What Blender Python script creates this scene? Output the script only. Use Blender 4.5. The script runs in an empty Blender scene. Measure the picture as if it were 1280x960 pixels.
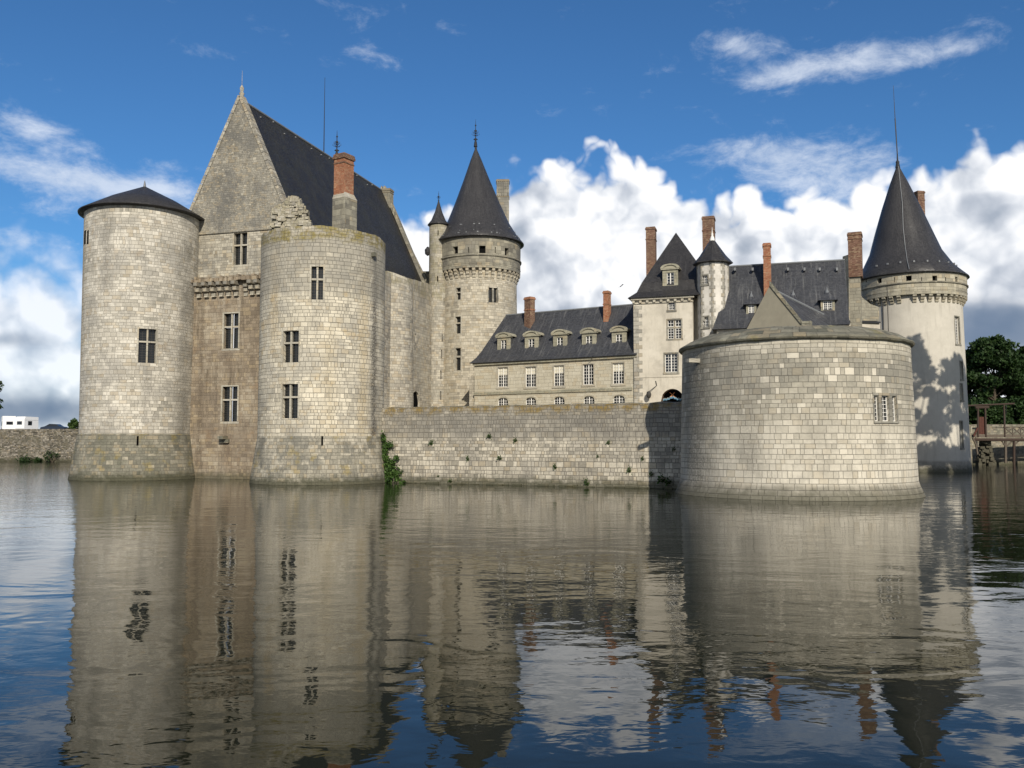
import bpy, math, random
import numpy as np
from mathutils import Vector, Matrix, noise as mnoise
R_ = math.radians
random.seed(7)
SC = bpy.context.scene
COL = SC.collection

# ------------------------------------------------------------------ camera
F = 1100.0
PITCH = math.atan(73/1100)
H = 3.5
cam_d = bpy.data.cameras.new('camera'); cam = bpy.data.objects.new('camera', cam_d); COL.objects.link(cam)
cam_d.sensor_width = 36; cam_d.lens = F*36/1280
cam_d.clip_start = 0.1; cam_d.clip_end = 12000
cam.location = (0, 0, H); cam.rotation_euler = (math.pi/2+PITCH, 0, 0)
SC.camera = cam
SC.view_settings.view_transform = 'Standard'; SC.view_settings.look = 'None'
SC.view_settings.exposure = 0.18; SC.view_settings.gamma = 1.0
SUN_EL, SUN_AZ = 30.0, -79.0        # azimuth measured from +X, counter-clockwise; sun stands there
SUN_STRENGTH = 4.2
SKY_STRENGTH = 0.10
SC.cycles.max_bounces = 6

def ray(px, py):
    a = (px-640)/F; b = (480-py)/F
    return Vector((a, math.cos(PITCH)-b*math.sin(PITCH), math.sin(PITCH)+b*math.cos(PITCH)))
def at(px, py, Y):
    d = ray(px, py); t = Y/d.y
    return Vector((d.x*t, Y, H+d.z*t))
def zat(py, Y): return at(640, py, Y).z
def cyl(p1, p2, py, Y):
    a1 = math.atan2(ray(p1, py).x, ray(p1, py).y); a2 = math.atan2(ray(p2, py).x, ray(p2, py).y)
    c = (a1+a2)/2; h = abs(a2-a1)/2
    return Y*math.tan(c), Y/math.cos(c)*math.sin(h)

# ------------------------------------------------------------------ node helper
class G:
    def __init__(s, nt): s.nt = nt
    def node(s, t, **kw):
        n = s.nt.nodes.new(t)
        for k, v in kw.items(): setattr(n, k, v)
        return n
    def put(s, sock, v):
        if v is None: return
        if isinstance(v, bpy.types.NodeSocket): s.nt.links.new(v, sock)
        else:
            if sock.type == 'RGBA' and len(v) == 3: v = (*v, 1)
            sock.default_value = v
    def m(s, op, a, b=None, c=None, clamp=False):
        n = s.node('ShaderNodeMath', operation=op); n.use_clamp = clamp
        s.put(n.inputs[0], a); s.put(n.inputs[1], b); s.put(n.inputs[2], c); return n.outputs[0]
    def add(s, a, b): return s.m('ADD', a, b)
    def sub(s, a, b): return s.m('SUBTRACT', a, b)
    def mul(s, a, b): return s.m('MULTIPLY', a, b)
    def mix(s, f, a, b, mode='MIX'):
        n = s.node('ShaderNodeMix', data_type='RGBA', blend_type=mode); n.clamp_factor = True
        s.put(n.inputs[0], f); s.put(n.inputs[6], a); s.put(n.inputs[7], b); return n.outputs[2]
    def ss(s, v, a, b, lo=0.0, hi=1.0):
        n = s.node('ShaderNodeMapRange', interpolation_type='SMOOTHSTEP')
        s.put(n.inputs[0], v); s.put(n.inputs[1], a); s.put(n.inputs[2], b); s.put(n.inputs[3], lo); s.put(n.inputs[4], hi); return n.outputs[0]
    def noise(s, vec, sc, det=3, ro=.55, dist=0.0, out=0):
        n = s.node('ShaderNodeTexNoise'); s.put(n.inputs['Vector'], vec)
        n.inputs['Scale'].default_value = sc; n.inputs['Detail'].default_value = det; n.inputs['Roughness'].default_value = ro
        n.inputs['Distortion'].default_value = dist
        return n.outputs[out]
    def vm(s, op, a, b=None):
        n = s.node('ShaderNodeVectorMath', operation=op); s.put(n.inputs[0], a); s.put(n.inputs[1], b); return n.outputs[0]
    def xyz(s, v):
        n = s.node('ShaderNodeSeparateXYZ'); s.put(n.inputs[0], v); return n.outputs
    def comb(s, x, y, z=0.0):
        n = s.node('ShaderNodeCombineXYZ'); s.put(n.inputs[0], x); s.put(n.inputs[1], y); s.put(n.inputs[2], z); return n.outputs[0]
    def ramp(s, f, st):
        n = s.node('ShaderNodeValToRGB'); s.put(n.inputs[0], f); e = n.color_ramp.elements
        while len(e) < len(st): e.new(.5)
        for i, (p, c) in enumerate(st): e[i].position = p; e[i].color = (*c, 1)
        return n.outputs[0]

# ------------------------------------------------------------------ world : Nishita sky + clouds
W = bpy.data.worlds.new('World'); SC.world = W; W.use_nodes = True
g = G(W.node_tree); W.node_tree.nodes.clear()
sky = g.node('ShaderNodeTexSky', sky_type='NISHITA'); sky.sun_disc = False
sky.sun_elevation = R_(SUN_EL)
sdx, sdy = math.cos(R_(SUN_AZ)), math.sin(R_(SUN_AZ))
sky.sun_rotation = math.atan2(sdx, sdy)      # clockwise from +Y
sky.air_density = 1.0; sky.dust_density = 0.3; sky.ozone_density = 2.5
tc = g.node('ShaderNodeTexCoord').outputs['Generated']
x, y, z = g.xyz(tc)
az = g.m('MULTIPLY', g.m('ARCTAN2', x, y), 180/math.pi)
el = g.m('MULTIPLY', g.m('ARCSINE', z), 180/math.pi)
def azel(px, py):
    d = ray(px, py).normalized(); return math.degrees(math.atan2(d.x, d.y)), math.degrees(math.asin(d.z))
TOP = [(-60, 300), (0, 322), (60, 326), (100, 345), (230, 300), (400, 300), (490, 262), (540, 252), (610, 236), (645, 196), (690, 192), (740, 200), (785, 190), (815, 204), (845, 230),
       (890, 236), (930, 246), (985, 252), (1040, 236), (1085, 208), (1130, 203), (1165, 214), (1195, 182), (1225, 168), (1250, 182), (1285, 184), (1350, 230)]
fc = g.node('ShaderNodeFloatCurve'); cu = fc.mapping.curves[0]
fc.mapping.use_clip = False
pts = []
for px, py in TOP:
    a, e = azel(px, py); pts.append(((a+45)/90, e/40))
pts = [(0, .30)] + pts + [(1, .30)]
for i, p in enumerate(pts):
    if i < 2: cu.points[0 if i == 0 else 1].location = p
    else: cu.points.new(*p)
fc.mapping.update()
g.put(fc.inputs[1], g.m('MULTIPLY_ADD', az, 1/90, .5, clamp=True))
top = g.add(g.mul(fc.outputs[0], 40.0), .5)
def vscale(v, s):
    n = g.node('ShaderNodeVectorMath', operation='SCALE'); g.put(n.inputs[0], v); n.inputs['Scale'].default_value = s; return n.outputs[0]
def billow(v):
    n1 = g.noise(v, 9, 6, .52)
    w = g.vm('ADD', v, vscale(g.noise(v, 16, 3, .5, out=1), .06))
    vo = g.node('ShaderNodeTexVoronoi', feature='F1'); g.put(vo.inputs['Vector'], w); vo.inputs['Scale'].default_value = 24
    vo.inputs['Detail'].default_value = 1.5; vo.inputs['Roughness'].default_value = .5
    return n1, vo.outputs['Distance']
top = g.add(top, g.mul(g.ss(y, .1, -.5), 32.0))  # extra unseen cloud behind the camera, added to neutralise the ambient light
n1, vo1 = billow(tc)
tl = g.vm('ADD', tc, (0.018, 0.0, 0.026))
n2, vo2 = billow(tl)
shape = g.add(g.mul(g.sub(n1, .5), 4.2), g.mul(g.sub(.46, vo1), 2.9))
fld = g.add(g.sub(top, el), shape)
lft = g.ss(az, -20, -27)
dens = g.add(g.mul(g.ss(fld, -.4, .9), g.sub(1.0, lft)), g.mul(g.ss(g.add(fld, g.mul(g.sub(n1, .5), 9.0)), -1.6, 3.2, 0, .85), lft))
# relief light : the cloud field against itself shifted towards the sun
relief = g.add(g.mul(g.sub(n1, n2), 3.2), g.mul(g.sub(vo2, vo1), 1.5))
below = g.sub(top, el)
big = g.noise(tc, 6.0, 4, .55)
litv = g.add(g.mul(g.ss(y, .1, -.4), -.30), g.add(g.add(g.ss(below, 0.0, 10.0, .90, .62), g.mul(relief, .52)), g.mul(g.sub(big, .5), .7)))
ccol = g.ramp(litv, [(0.0, (.36, .41, .49)), (.35, (.53, .57, .64)), (.62, (.71, .74, .79)), (.92, (.92, .925, .94))])
# wisps
def blob(px, py, sx, sy, w):
    a, e = azel(px, py)
    dx = g.mul(g.sub(az, a), 1/(sx*.052)); dy = g.mul(g.sub(el, e), 1/(sy*.052))
    r = g.add(g.mul(dx, dx), g.mul(dy, dy))
    return g.mul(g.m('EXPONENT', g.mul(r, -1.0)), w)
wl = [(930, 55, 55, 18, .9), (965, 98, 60, 16, 1.0), (1060, 72, 70, 22, .62), (1170, 66, 95, 16, .85), (960, 195, 62, 26, 1.1), (1040, 225, 65, 30, .9), (900, 185, 60, 14, .5),
      (60, 215, 130, 16, .8), (150, 240, 110, 20, 1.0), (20, 160, 60, 20, .7), (20, 300, 70, 14, .7), (220, 205, 60, 10, .5), (470, 40, 70, 30, .42), (290, 70, 60, 10, .55), (1100, 190, 40, 20, .5), (40, 260, 90, 12, .4)]
ws = None
for b in wl:
    q = blob(*b); ws = q if ws is None else g.add(ws, q)
sv = g.vm('MULTIPLY', tc, (1.0, 1.0, 2.0))
wn = g.noise(sv, 16, 8, .66, .25)
wisp = g.ss(g.add(g.mul(ws, .72), g.mul(g.sub(wn, .54), 1.9)), .12, 1.0, 0.0, .74)
# slate band low down
lowb = g.add(blob(1240, 415, 150, 42, 1.0), blob(30, 515, 170, 26, .8))
lowb = g.add(lowb, blob(20, 425, 60, 14, .55))
lown = g.ss(g.add(lowb, g.mul(g.sub(g.noise(sv, 9, 4, .5), .5), .9)), .25, .95, 0, .9)
tint = g.mix(1.0, sky.outputs[0], (.36, .665, .93), 'MULTIPLY')
K = 1/SKY_STRENGTH
def em(c):
    return g.mix(1.0, c, (K, K, K), 'MULTIPLY')
c0 = g.mix(wisp, tint, em(g.mix(wn, (.50, .58, .70), (.86, .90, .97))))
c1 = g.mix(dens, c0, em(ccol))
c2 = g.mix(lown, c1, em((.13, .19, .29)))
bg = g.node('ShaderNodeBackground'); g.put(bg.inputs[0], c2); bg.inputs[1].default_value = SKY_STRENGTH
W.cycles.sampling_method = 'MANUAL'; W.cycles.sample_map_resolution = 256
wo = g.node('ShaderNodeOutputWorld'); W.node_tree.links.new(bg.outputs[0], wo.inputs[0])

# ------------------------------------------------------------------ sun
sd = bpy.data.lights.new('sun', 'SUN'); so = bpy.data.objects.new('sun', sd); COL.objects.link(so)
sd.energy = SUN_STRENGTH; sd.angle = R_(.53); sd.color = (1.0, .91, .77)
sun_dir = Vector((sdx*math.cos(R_(SUN_EL)), sdy*math.cos(R_(SUN_EL)), math.sin(R_(SUN_EL))))
so.rotation_euler = sun_dir.to_track_quat('Z', 'Y').to_euler(); so.location = (30, -60, 80)

# ------------------------------------------------------------------ materials
def new_mat(name):
    m = bpy.data.materials.new(name); m.use_nodes = True; m.node_tree.nodes.clear()
    g = G(m.node_tree); b = g.node('ShaderNodeBsdfPrincipled'); o = g.node('ShaderNodeOutputMaterial')
    m.node_tree.links.new(b.outputs[0], o.inputs[0]); return m, g, b
# ashlar node group: uv (metres) -> random per block (2) and joint mask
def ashlar_group():
    t = bpy.data.node_groups.new('ashlar', 'ShaderNodeTree')
    for n in ('UV',): t.interface.new_socket(n, in_out='INPUT', socket_type='NodeSocketVector')
    for n in ('BW', 'BH', 'Joint', 'Wobble'): t.interface.new_socket(n, in_out='INPUT', socket_type='NodeSocketFloat')
    for n in ('Rand', 'Rand2', 'Mortar'): t.interface.new_socket(n, in_out='OUTPUT', socket_type='NodeSocketFloat')
    g = G(t); i = g.node('NodeGroupInput'); o = g.node('NodeGroupOutput')
    uv, BW, BH, J, WO = i.outputs[:5]
    wob = g.vm('SUBTRACT', g.noise(uv, 1.6, 3, .6, out=1), (.5, .5, .5))
    sc = g.node('ShaderNodeVectorMath', operation='SCALE'); g.put(sc.inputs[0], wob); g.put(sc.inputs['Scale'], WO)
    p = g.vm('ADD', uv, sc.outputs[0]); X, Y, _ = g.xyz(p)
    Y = g.add(Y, g.add(g.mul(g.m('SINE', g.mul(Y, 2.1)), .09), g.mul(g.m('SINE', g.mul(Y, 5.3)), .04)))
    yy = g.m('DIVIDE', Y, BH); row = g.m('FLOOR', yy); fy = g.m('FRACT', yy)
    def wn(v):
        n = g.node('ShaderNodeTexWhiteNoise', noise_dimensions='2D'); g.put(n.inputs['Vector'], v); return n.outputs['Value']
    rr = wn(g.comb(row, 3.7)); r3 = wn(g.comb(row, 9.1))
    bw = g.mul(BW, g.add(.8, g.mul(r3, .5)))
    xx = g.add(g.m('DIVIDE', X, bw), g.mul(rr, 17.0)); c = g.m('FLOOR', xx); fx = g.m('FRACT', xx)
    sp = g.m('GREATER_THAN', wn(g.comb(g.add(c, 31.3), row)), .62)
    h = g.m('GREATER_THAN', fx, .56)
    # split cell
    fxs = g.m('DIVIDE', g.sub(fx, g.mul(h, .56)), g.add(.56, g.mul(h, -.12)))
    wsp = g.mul(bw, g.add(.56, g.mul(h, -.12)))
    f2 = g.add(g.mul(fx, g.sub(1.0, sp)), g.mul(fxs, sp))
    w2 = g.add(g.mul(bw, g.sub(1.0, sp)), g.mul(wsp, sp))
    c2 = g.add(c, g.mul(g.mul(h, sp), .5))
    dx = g.mul(g.m('MINIMUM', f2, g.sub(1.0, f2)), w2); dy = g.mul(g.m('MINIMUM', fy, g.sub(1.0, fy)), BH)
    d = g.m('MINIMUM', dx, dy)
    mo = g.ss(d, g.mul(J, .35), J, 1.0, 0.0)
    a = wn(g.comb(c2, row)); b = wn(g.comb(g.add(c2, 57.7), g.add(row, 11.0)))
    for k, v in enumerate((a, b, mo)): t.links.new(v, o.inputs[k])
    return t
ASH = ashlar_group()

def stone(name, bw=.55, bh=.3, dark=(.2, .19, .165), mid=(.33, .31, .265), light=(.46, .43, .36), mortar=(.14, .13, .11), joint=.025, wob=.05,
          bias=.0, randw=.8, bigw=.9, zg=None, stain=.5, stain_col=(.12, .12, .115), ochre=0.0, ochre_col=(.36, .22, .07), streak=.25, pale=0.0,
          ustreaks=(), topband=None, wet=.7, bump=.02, mor=.8, holes=0.0, zband=None, hue=.35, finew=.28):
    m, g, b = new_mat(name)
    if mor == 0.0: hue = 0.0
    uv = g.node('ShaderNodeUVMap').outputs[0]; pos = g.node('ShaderNodeNewGeometry').outputs['Position']
    gr = g.node('ShaderNodeGroup'); gr.node_tree = ASH
    g.put(gr.inputs[0], uv)
    for k, v in zip((1, 2, 3, 4), (bw, bh, joint, wob)): gr.inputs[k].default_value = v
    r1, r2, mo = gr.outputs
    big = g.noise(uv, .22, 5, .62); med = g.noise(uv, 1.1, 5, .65); fine = g.noise(uv, 7.0, 4, .7)
    px, py, pz = g.xyz(pos); ux, uy, _ = g.xyz(uv)
    t = g.add(g.add(g.add(.5+bias, g.mul(g.sub(r1, .5), randw)), g.mul(g.sub(big, .5), bigw*2.3)), g.mul(g.sub(med, .5), .55))
    t = g.add(t, g.mul(g.sub(fine, .5), finew))
    if zg:
        for z0, z1, d0, d1 in zg: t = g.add(t, g.ss(pz, z0, z1, d0, d1))
    col = g.ramp(t, [(.0, dark), (.45, mid), (.95, light)])
    # hue change per block
    col = g.mix(g.mul(g.m('GREATER_THAN', r2, .8), hue), col, (.40, .32, .20))
    if pale: col = g.mix(g.mul(g.m('GREATER_THAN', r2, 1-pale), .85), col, g.mix(fine, light, tuple(min(1, c*1.12) for c in light)))
    stv = g.noise(g.vm('MULTIPLY', uv, (1.5, .16, 1)), 1.0, 5, .65)
    if streak: col = g.mix(g.ss(stv, .5, .72, 0, streak), col, tuple(c*.55 for c in dark))
    if stain:
        sn = g.noise(g.vm('ADD', uv, (31, 7, 0)), .38, 6, .68)
        col = g.mix(g.ss(sn, .475, .60, 0, stain), col, g.mix(fine, stain_col, tuple(c*1.7 for c in stain_col)))
    if stain:
        sn = g.noise(g.vm('ADD', g.vm('MULTIPLY', uv, (1, .7, 1)), (5, 91, 0)), .95, 6, .7)
        col = g.mix(g.mul(g.ss(sn, .50, .66, 0, stain*.8), g.ss(big, .38, .6, .25, 1)), col, tuple(c*.85 for c in stain_col))
    if ochre:
        on = g.noise(g.vm('ADD', uv, (11, 57, 0)), .45, 5, .65)
        col = g.mix(g.ss(on, .57, .68, 0, ochre), col, ochre_col)
    for (uc, uw, z0, z1, c, a) in ustreaks:
        dd = g.m('ABSOLUTE', g.add(g.sub(ux, uc), g.mul(g.sub(med, .5), uw*1.5)))
        f = g.mul(g.ss(dd, 0.0, uw, 1.0, 0.0), g.mul(g.ss(pz, z0, z0+1.5), g.ss(pz, z1-1.5, z1, 1, 0)))
        col = g.mix(g.mul(g.mul(f, g.ss(fine, .3, .6)), a), col, c)
    if zband:
        z0, z1, c, a = zband
        f = g.mul(g.ss(g.add(pz, g.mul(g.sub(big, .5), 5.0)), z0, z0+1.0), g.ss(pz, z1-.4, z1, 1, 0)); col = g.mix(g.mul(g.mul(f, a), g.ss(med, .25, .6, .45, 1)), col, c)
    if topband:
        z0, c, a = topband
        f = g.ss(g.add(pz, g.mul(g.sub(g.noise(uv, .6, 5, .7), .5), 1.6)), z0, z0+.5); col = g.mix(g.mul(f, g.ss(med, .38, .6, 0, a)), col, c)
    col = g.mix(g.mul(mo, g.ss(med, .25, .6, mor*.5, mor)), col, mortar)
    if holes:
        hn = g.noise(uv, 2.3, 3, .6); col = g.mix(g.ss(hn, .70, .74, 0, holes), col, (.03, .028, .02))
    if wet:
        wz = g.add(pz, g.mul(g.sub(g.noise(uv, 1.7, 4, .7), .5), 1.3)); col = g.mix(g.ss(wz, .15, .95, wet, 0), col, g.mix(fine, (.035, .04, .018), (.085, .08, .055)))
    g.put(b.inputs['Base Color'], col); b.inputs['Roughness'].default_value = .9; b.inputs['Specular IOR Level'].default_value = .2
    bp = g.node('ShaderNodeBump'); bp.inputs['Strength'].default_value = 1.0; bp.inputs['Distance'].default_value = bump*(.3 if mor == 0 else 1)
    hgt = g.add(g.mul(mo, 0.0 if mor == 0 else -1.0), g.add(g.mul(fine, .9), g.add(g.mul(r2, 0.0 if mor == 0 else .7), med))); g.put(bp.inputs['Height'], hgt); g.put(b.inputs['Normal'], bp.outputs[0])
    return m

def slate(name, c0=(.021, .0205, .0205), c1=(.050, .048, .048), pale=.25, rough=.42, mossy=0.0):
    m, g, b = new_mat(name)
    uv = g.node('ShaderNodeUVMap').outputs[0]
    gr = g.node('ShaderNodeGroup'); gr.node_tree = ASH; g.put(gr.inputs[0], uv)
    for k, v in zip((1, 2, 3, 4), (.24, .13, .012, .01)): gr.inputs[k].default_value = v
    r1, r2, mo = gr.outputs
    big = g.noise(uv, .35, 5, .6); st = g.noise(g.vm('MULTIPLY', uv, (4.2, .30, 1)), 1.0, 5, .65)
    t = g.add(g.mul(r1, .45), g.mul(big, .75))
    col = g.ramp(t, [(.2, c0), (.9, c1)])
    col = g.mix(g.ss(st, .50, .70, 0, pale), col, (.17, .172, .17))
    pt = g.noise(uv, .9, 5, .7); col = g.mix(g.ss(pt, .55, .75, 0, pale*.7), col, (.13, .13, .125))
    if mossy: col = g.mix(g.ss(g.noise(uv, .5, 5, .7), .42, .62, 0, mossy), col, (.055, .052, .03))
    col = g.mix(g.mul(mo, .7), col, (.008, .008, .01))
    lc = g.noise(uv, 3.2, 4, .7); col = g.mix(g.ss(lc, .60, .72, 0, .35), col, (.11, .11, .09))
    g.put(b.inputs['Base Color'], col); b.inputs['Roughness'].default_value = rough
    g.put(b.inputs['Roughness'], g.add(rough, g.mul(g.sub(r2, .5), .2))); b.inputs['Specular IOR Level'].default_value = .28
    bp = g.node('ShaderNodeBump'); bp.inputs['Distance'].default_value = .012; bp.inputs['Strength'].default_value = 1
    g.put(bp.inputs['Height'], g.add(g.mul(mo, -1.0), g.mul(r2, .6))); g.put(b.inputs['Normal'], bp.outputs[0])
    return m
def plain(name, col, rough=.6, var=.3, metal=0.0, scale=3.0, spec=.4):
    m, g, b = new_mat(name)
    pos = g.node('ShaderNodeNewGeometry').outputs['Position']; n = g.noise(pos, scale, 4, .6)
    g.put(b.inputs['Base Color'], g.mix(n, tuple(c*(1-var) for c in col), tuple(min(1, c*(1+var)) for c in col)))
    b.inputs['Roughness'].default_value = rough; b.inputs['Metallic'].default_value = metal; b.inputs['Specular IOR Level'].default_value = spec
    return m
M = {}
# ------------------------------------------------------------------ mesh helpers
class MB:
    def __init__(s): s.v = []; s.f = []; s.uv = []; s.mi = []; s.sm = []
    def face(s, pts, uvs=None, mi=0, smooth=False):
        k = len(s.v); s.v += [tuple(p) for p in pts]; s.f.append(tuple(range(k, k+len(pts))))
        if uvs is None: uvs = planar(pts)
        s.uv.append(uvs); s.mi.append(mi); s.sm.append(smooth)
    def mesh(s, vs, fs, uvf=None, mi=0, smooth=False):
        k = len(s.v); s.v += [tuple(p) for p in vs]
        for f in fs:
            s.f.append(tuple(k+i for i in f)); s.mi.append(mi); s.sm.append(smooth)
            s.uv.append([uvf[i] for i in f] if uvf else planar([vs[i] for i in f]))
    def box(s, c, sx, sy, sz, rz=0.0, mi=0):      # centre of base
        ca, sa = math.cos(rz), math.sin(rz); P = []
        for dz in (0, sz):
            for dx, dy in ((-sx/2, -sy/2), (sx/2, -sy/2), (sx/2, sy/2), (-sx/2, sy/2)):
                P.append(Vector((c[0]+dx*ca-dy*sa, c[1]+dx*sa+dy*ca, c[2]+dz)))
        for q in ((0, 1, 5, 4), (1, 2, 6, 5), (2, 3, 7, 6), (3, 0, 4, 7), (4, 5, 6, 7), (3, 2, 1, 0)):
            s.face([P[i] for i in q], mi=mi)
    def hexa(s, P, mi=0):                         # 8 points: 4 front (ccw from the outside), 4 back
        for q in ((0, 1, 2, 3), (5, 4, 7, 6), (4, 0, 3, 7), (1, 5, 6, 2), (3, 2, 6, 7), (4, 5, 1, 0)):
            s.face([P[i] for i in q], mi=mi)
    def fbox(s, f, u0, u1, v0, v1, d0, d1, mi=0, n=1):   # box in a wall's own (u, v, depth) space
        for i in range(n):
            a = u0+(u1-u0)*i/n; b = u0+(u1-u0)*(i+1)/n
            P = [f(a, v0, d0), f(b, v0, d0), f(b, v1, d0), f(a, v1, d0), f(a, v0, d1), f(b, v0, d1), f(b, v1, d1), f(a, v1, d1)]
            for q in ((0, 1, 2, 3), (5, 4, 7, 6), (3, 2, 6, 7), (4, 5, 1, 0)) + (((4, 0, 3, 7),) if i == 0 else ()) + (((1, 5, 6, 2),) if i == n-1 else ()):
                s.face([P[i2] for i2 in q], uvs=[((a, b)[i2 in (1, 2, 5, 6)], (v0, v1)[i2 in (2, 3, 6, 7)] + (.2 if i2 > 3 else 0)) for i2 in q], mi=mi)
    def tube(s, p0, p1, r0, r1=None, n=8, mi=0):
        p0 = Vector(p0); p1 = Vector(p1); r1 = r0 if r1 is None else r1
        d = (p1-p0).normalized(); a = d.orthogonal().normalized(); b = d.cross(a); L = (p1-p0).length
        A = []
        for i in range(n):
            t = 2*math.pi*i/n; o = a*math.cos(t)+b*math.sin(t); A.append((p0+o*r0, p1+o*r1))
        for i in range(n):
            j = (i+1) % n
            s.face([A[i][0], A[j][0], A[j][1], A[i][1]], uvs=[(i*.1, 0), (i*.1+.1, 0), (i*.1+.1, L), (i*.1, L)], mi=mi, smooth=True)
        s.face([q[1] for q in A], mi=mi); s.face([q[0] for q in reversed(A)], mi=mi)
    def lathe(s, c, prof, n=48, mi=0, shear=None, smooth=True, a0=0, a1=2*math.pi, jit=0):
        # prof: (r, z) upwards ; shear(z) -> (dx, dy)
        R0 = max(r for r, _ in prof); vs = []; uv = []; L = 0; closed = abs(a1-a0-2*math.pi) < 1e-6
        for k, (r, z) in enumerate(prof):
            if k: L += math.hypot(r-prof[k-1][0], z-prof[k-1][1])
            sx, sy = shear(z) if shear else (0, 0)
            for i in range(n+1):
                t = a0+(a1-a0)*i/n
                jz = 0 if not jit else (mnoise.noise(Vector((math.cos(t)*9, math.sin(t)*9, k*3.3)))*jit)
                vs.append((c[0]+sx+r*math.sin(t), c[1]+sy-r*math.cos(t), z+jz)); uv.append((t*R0, L if len(prof) > 2 else z))
        m_ = n+1
        fs = [(k*m_+i, k*m_+i+1, (k+1)*m_+i+1, (k+1)*m_+i) for k in range(len(prof)-1) for i in range(n)]
        s.mesh(vs, fs, uv, mi, smooth)
    def build(s, name, mats, parent=None, merge=True):
        me = bpy.data.meshes.new(name); o0 = Vector(parent['_o']) if parent is not None and '_o' in parent else Vector((0, 0, 0))
        me.from_pydata([tuple(Vector(p)-o0) for p in s.v], [], s.f)
        ul = me.uv_layers.new(name='uv')
        flat = [c for f in s.uv for p in f for c in p[:2]]
        ul.data.foreach_set('uv', flat)
        me.polygons.foreach_set('material_index', s.mi); me.polygons.foreach_set('use_smooth', s.sm)
        if not isinstance(mats, (list, tuple)): mats = [mats]
        for m in mats: me.materials.append(m)
        me.update()
        o = bpy.data.objects.new(name, me); COL.objects.link(o)
        if parent is not None: o.parent = parent; o['_o'] = tuple(o0)
        return o
def planar(pts):
    p = [Vector(q) for q in pts]; n = (p[1]-p[0]).cross(p[2]-p[0])
    if n.length < 1e-9: return [(0, 0)]*len(p)
    n.normalize()
    if abs(n.z) > .9: return [(q.x, q.y) for q in p]
    h = Vector((-n.y, n.x, 0)).normalized(); w = n.cross(h)
    return [(q.dot(h), q.dot(w)) for q in p]
def thing(name, loc, label, cat, group=None):
    o = bpy.data.objects.new(name, None); COL.objects.link(o); o.location = loc; o.empty_display_size = .5
    o['_o'] = tuple(loc); o['label'] = label; o['category'] = cat
    if group: o['group'] = group
    return o
def tag(o, label=None, cat=None, group=None, kind=None):
    for k, v in (('label', label), ('category', cat), ('group', group), ('kind', kind)):
        if v: o[k] = v
    return o
def rel(o, parent):
    """mesh built in world space around its own pivot -> child placed at that pivot"""
    o.parent = parent; return o

# wall surface with rectangular holes. f(u, v, d) -> world point, d = depth inwards
def wall(mb, f, us, vs, holes=(), depth=.5, mi=0, smooth=False, mij=None, top=0.0):
    U = sorted(set([round(u, 4) for u in us] + [round(q, 4) for h in holes for q in h[:2]])); V = sorted(set([round(v, 4) for v in vs] + [round(q, 4) for h in holes for q in h[2:4]]))
    def clean(L, keep):
        out = []
        for q in L:
            if out and q-out[-1] < .02:
                if q in keep: out[-1] = q
                continue
            out.append(q)
        return out
    ku = {round(q, 4) for h in holes for q in h[:2]}; kv = {round(q, 4) for h in holes for q in h[2:4]}
    U = clean(U, ku); V = clean(V, kv)
    idx = {}; vs_ = []; uv = []
    for j, v in enumerate(V):
        for i, u in enumerate(U):
            idx[i, j] = len(vs_); vs_.append(f(u, v, 0)); uv.append((u, v))
    fs = []
    for j in range(len(V)-1):
        for i in range(len(U)-1):
            cu, cv = (U[i]+U[i+1])/2, (V[j]+V[j+1])/2
            if any(h[0] < cu < h[1] and h[2] < cv < h[3] for h in holes): continue
            fs.append((idx[i, j], idx[i+1, j], idx[i+1, j+1], idx[i, j+1]))
    mb.mesh(vs_, fs, uv, mi, smooth)
    for h in holes:
        u0, u1, v0, v1 = [round(q, 4) for q in h[:4]]; d = h[4] if len(h) > 4 else depth; m2 = mi if mij is None else mij
        for a, b in (((u0, v0), (u1, v0)), ((u1, v0), (u1, v1)), ((u1, v1), (u0, v1)), ((u0, v1), (u0, v0))):
            mb.face([f(*a, 0), f(*b, 0), f(*b, d), f(*a, d)], uvs=[a, b, (b[0]+.3, b[1]+.3), (a[0]+.3, a[1]+.3)], mi=m2)

class Cyl:      # round wall ; u = arc length at R0 measured from the side that faces -Y, growing to the right
    def __init__(s, X, Y, prof): s.c = (X, Y); s.prof = prof; s.R0 = max(r for r, _ in prof)
    def r(s, z):
        p = s.prof
        if z <= p[0][1]: return p[0][0]
        for (r0, z0), (r1, z1) in zip(p, p[1:]):
            if z <= z1: return r0+(r1-r0)*(z-z0)/(z1-z0)
        return p[-1][0]
    def f(s, u, v, d=0.0):
        t = u/s.R0; r = s.r(v)-d
        return Vector((s.c[0]+r*math.sin(t), s.c[1]-r*math.cos(t), v))
    def hit(s, px, py):
        d = ray(px, py); r = s.R0; z = 8
        for _ in range(6):
            a = d.x**2+d.y**2; b = -2*(d.x*s.c[0]+d.y*s.c[1]); c = s.c[0]**2+s.c[1]**2-r*r
            q = max(0, b*b-4*a*c); t = (-b-math.sqrt(q))/(2*a); z = H+d.z*t; r = s.r(z)
        return s.R0*math.atan2(d.x*t-s.c[0], -(d.y*t-s.c[1])), z
    def rect(s, x0, x1, y0, y1):
        xm, ym = (x0+x1)/2, (y0+y1)/2
        return (s.hit(x0, ym)[0], s.hit(x1, ym)[0], s.hit(xm, y1)[1], s.hit(xm, y0)[1])
    def us(s, n=72): return [s.R0*(-math.pi+2*math.pi*i/n) for i in range(n+1)]
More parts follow.
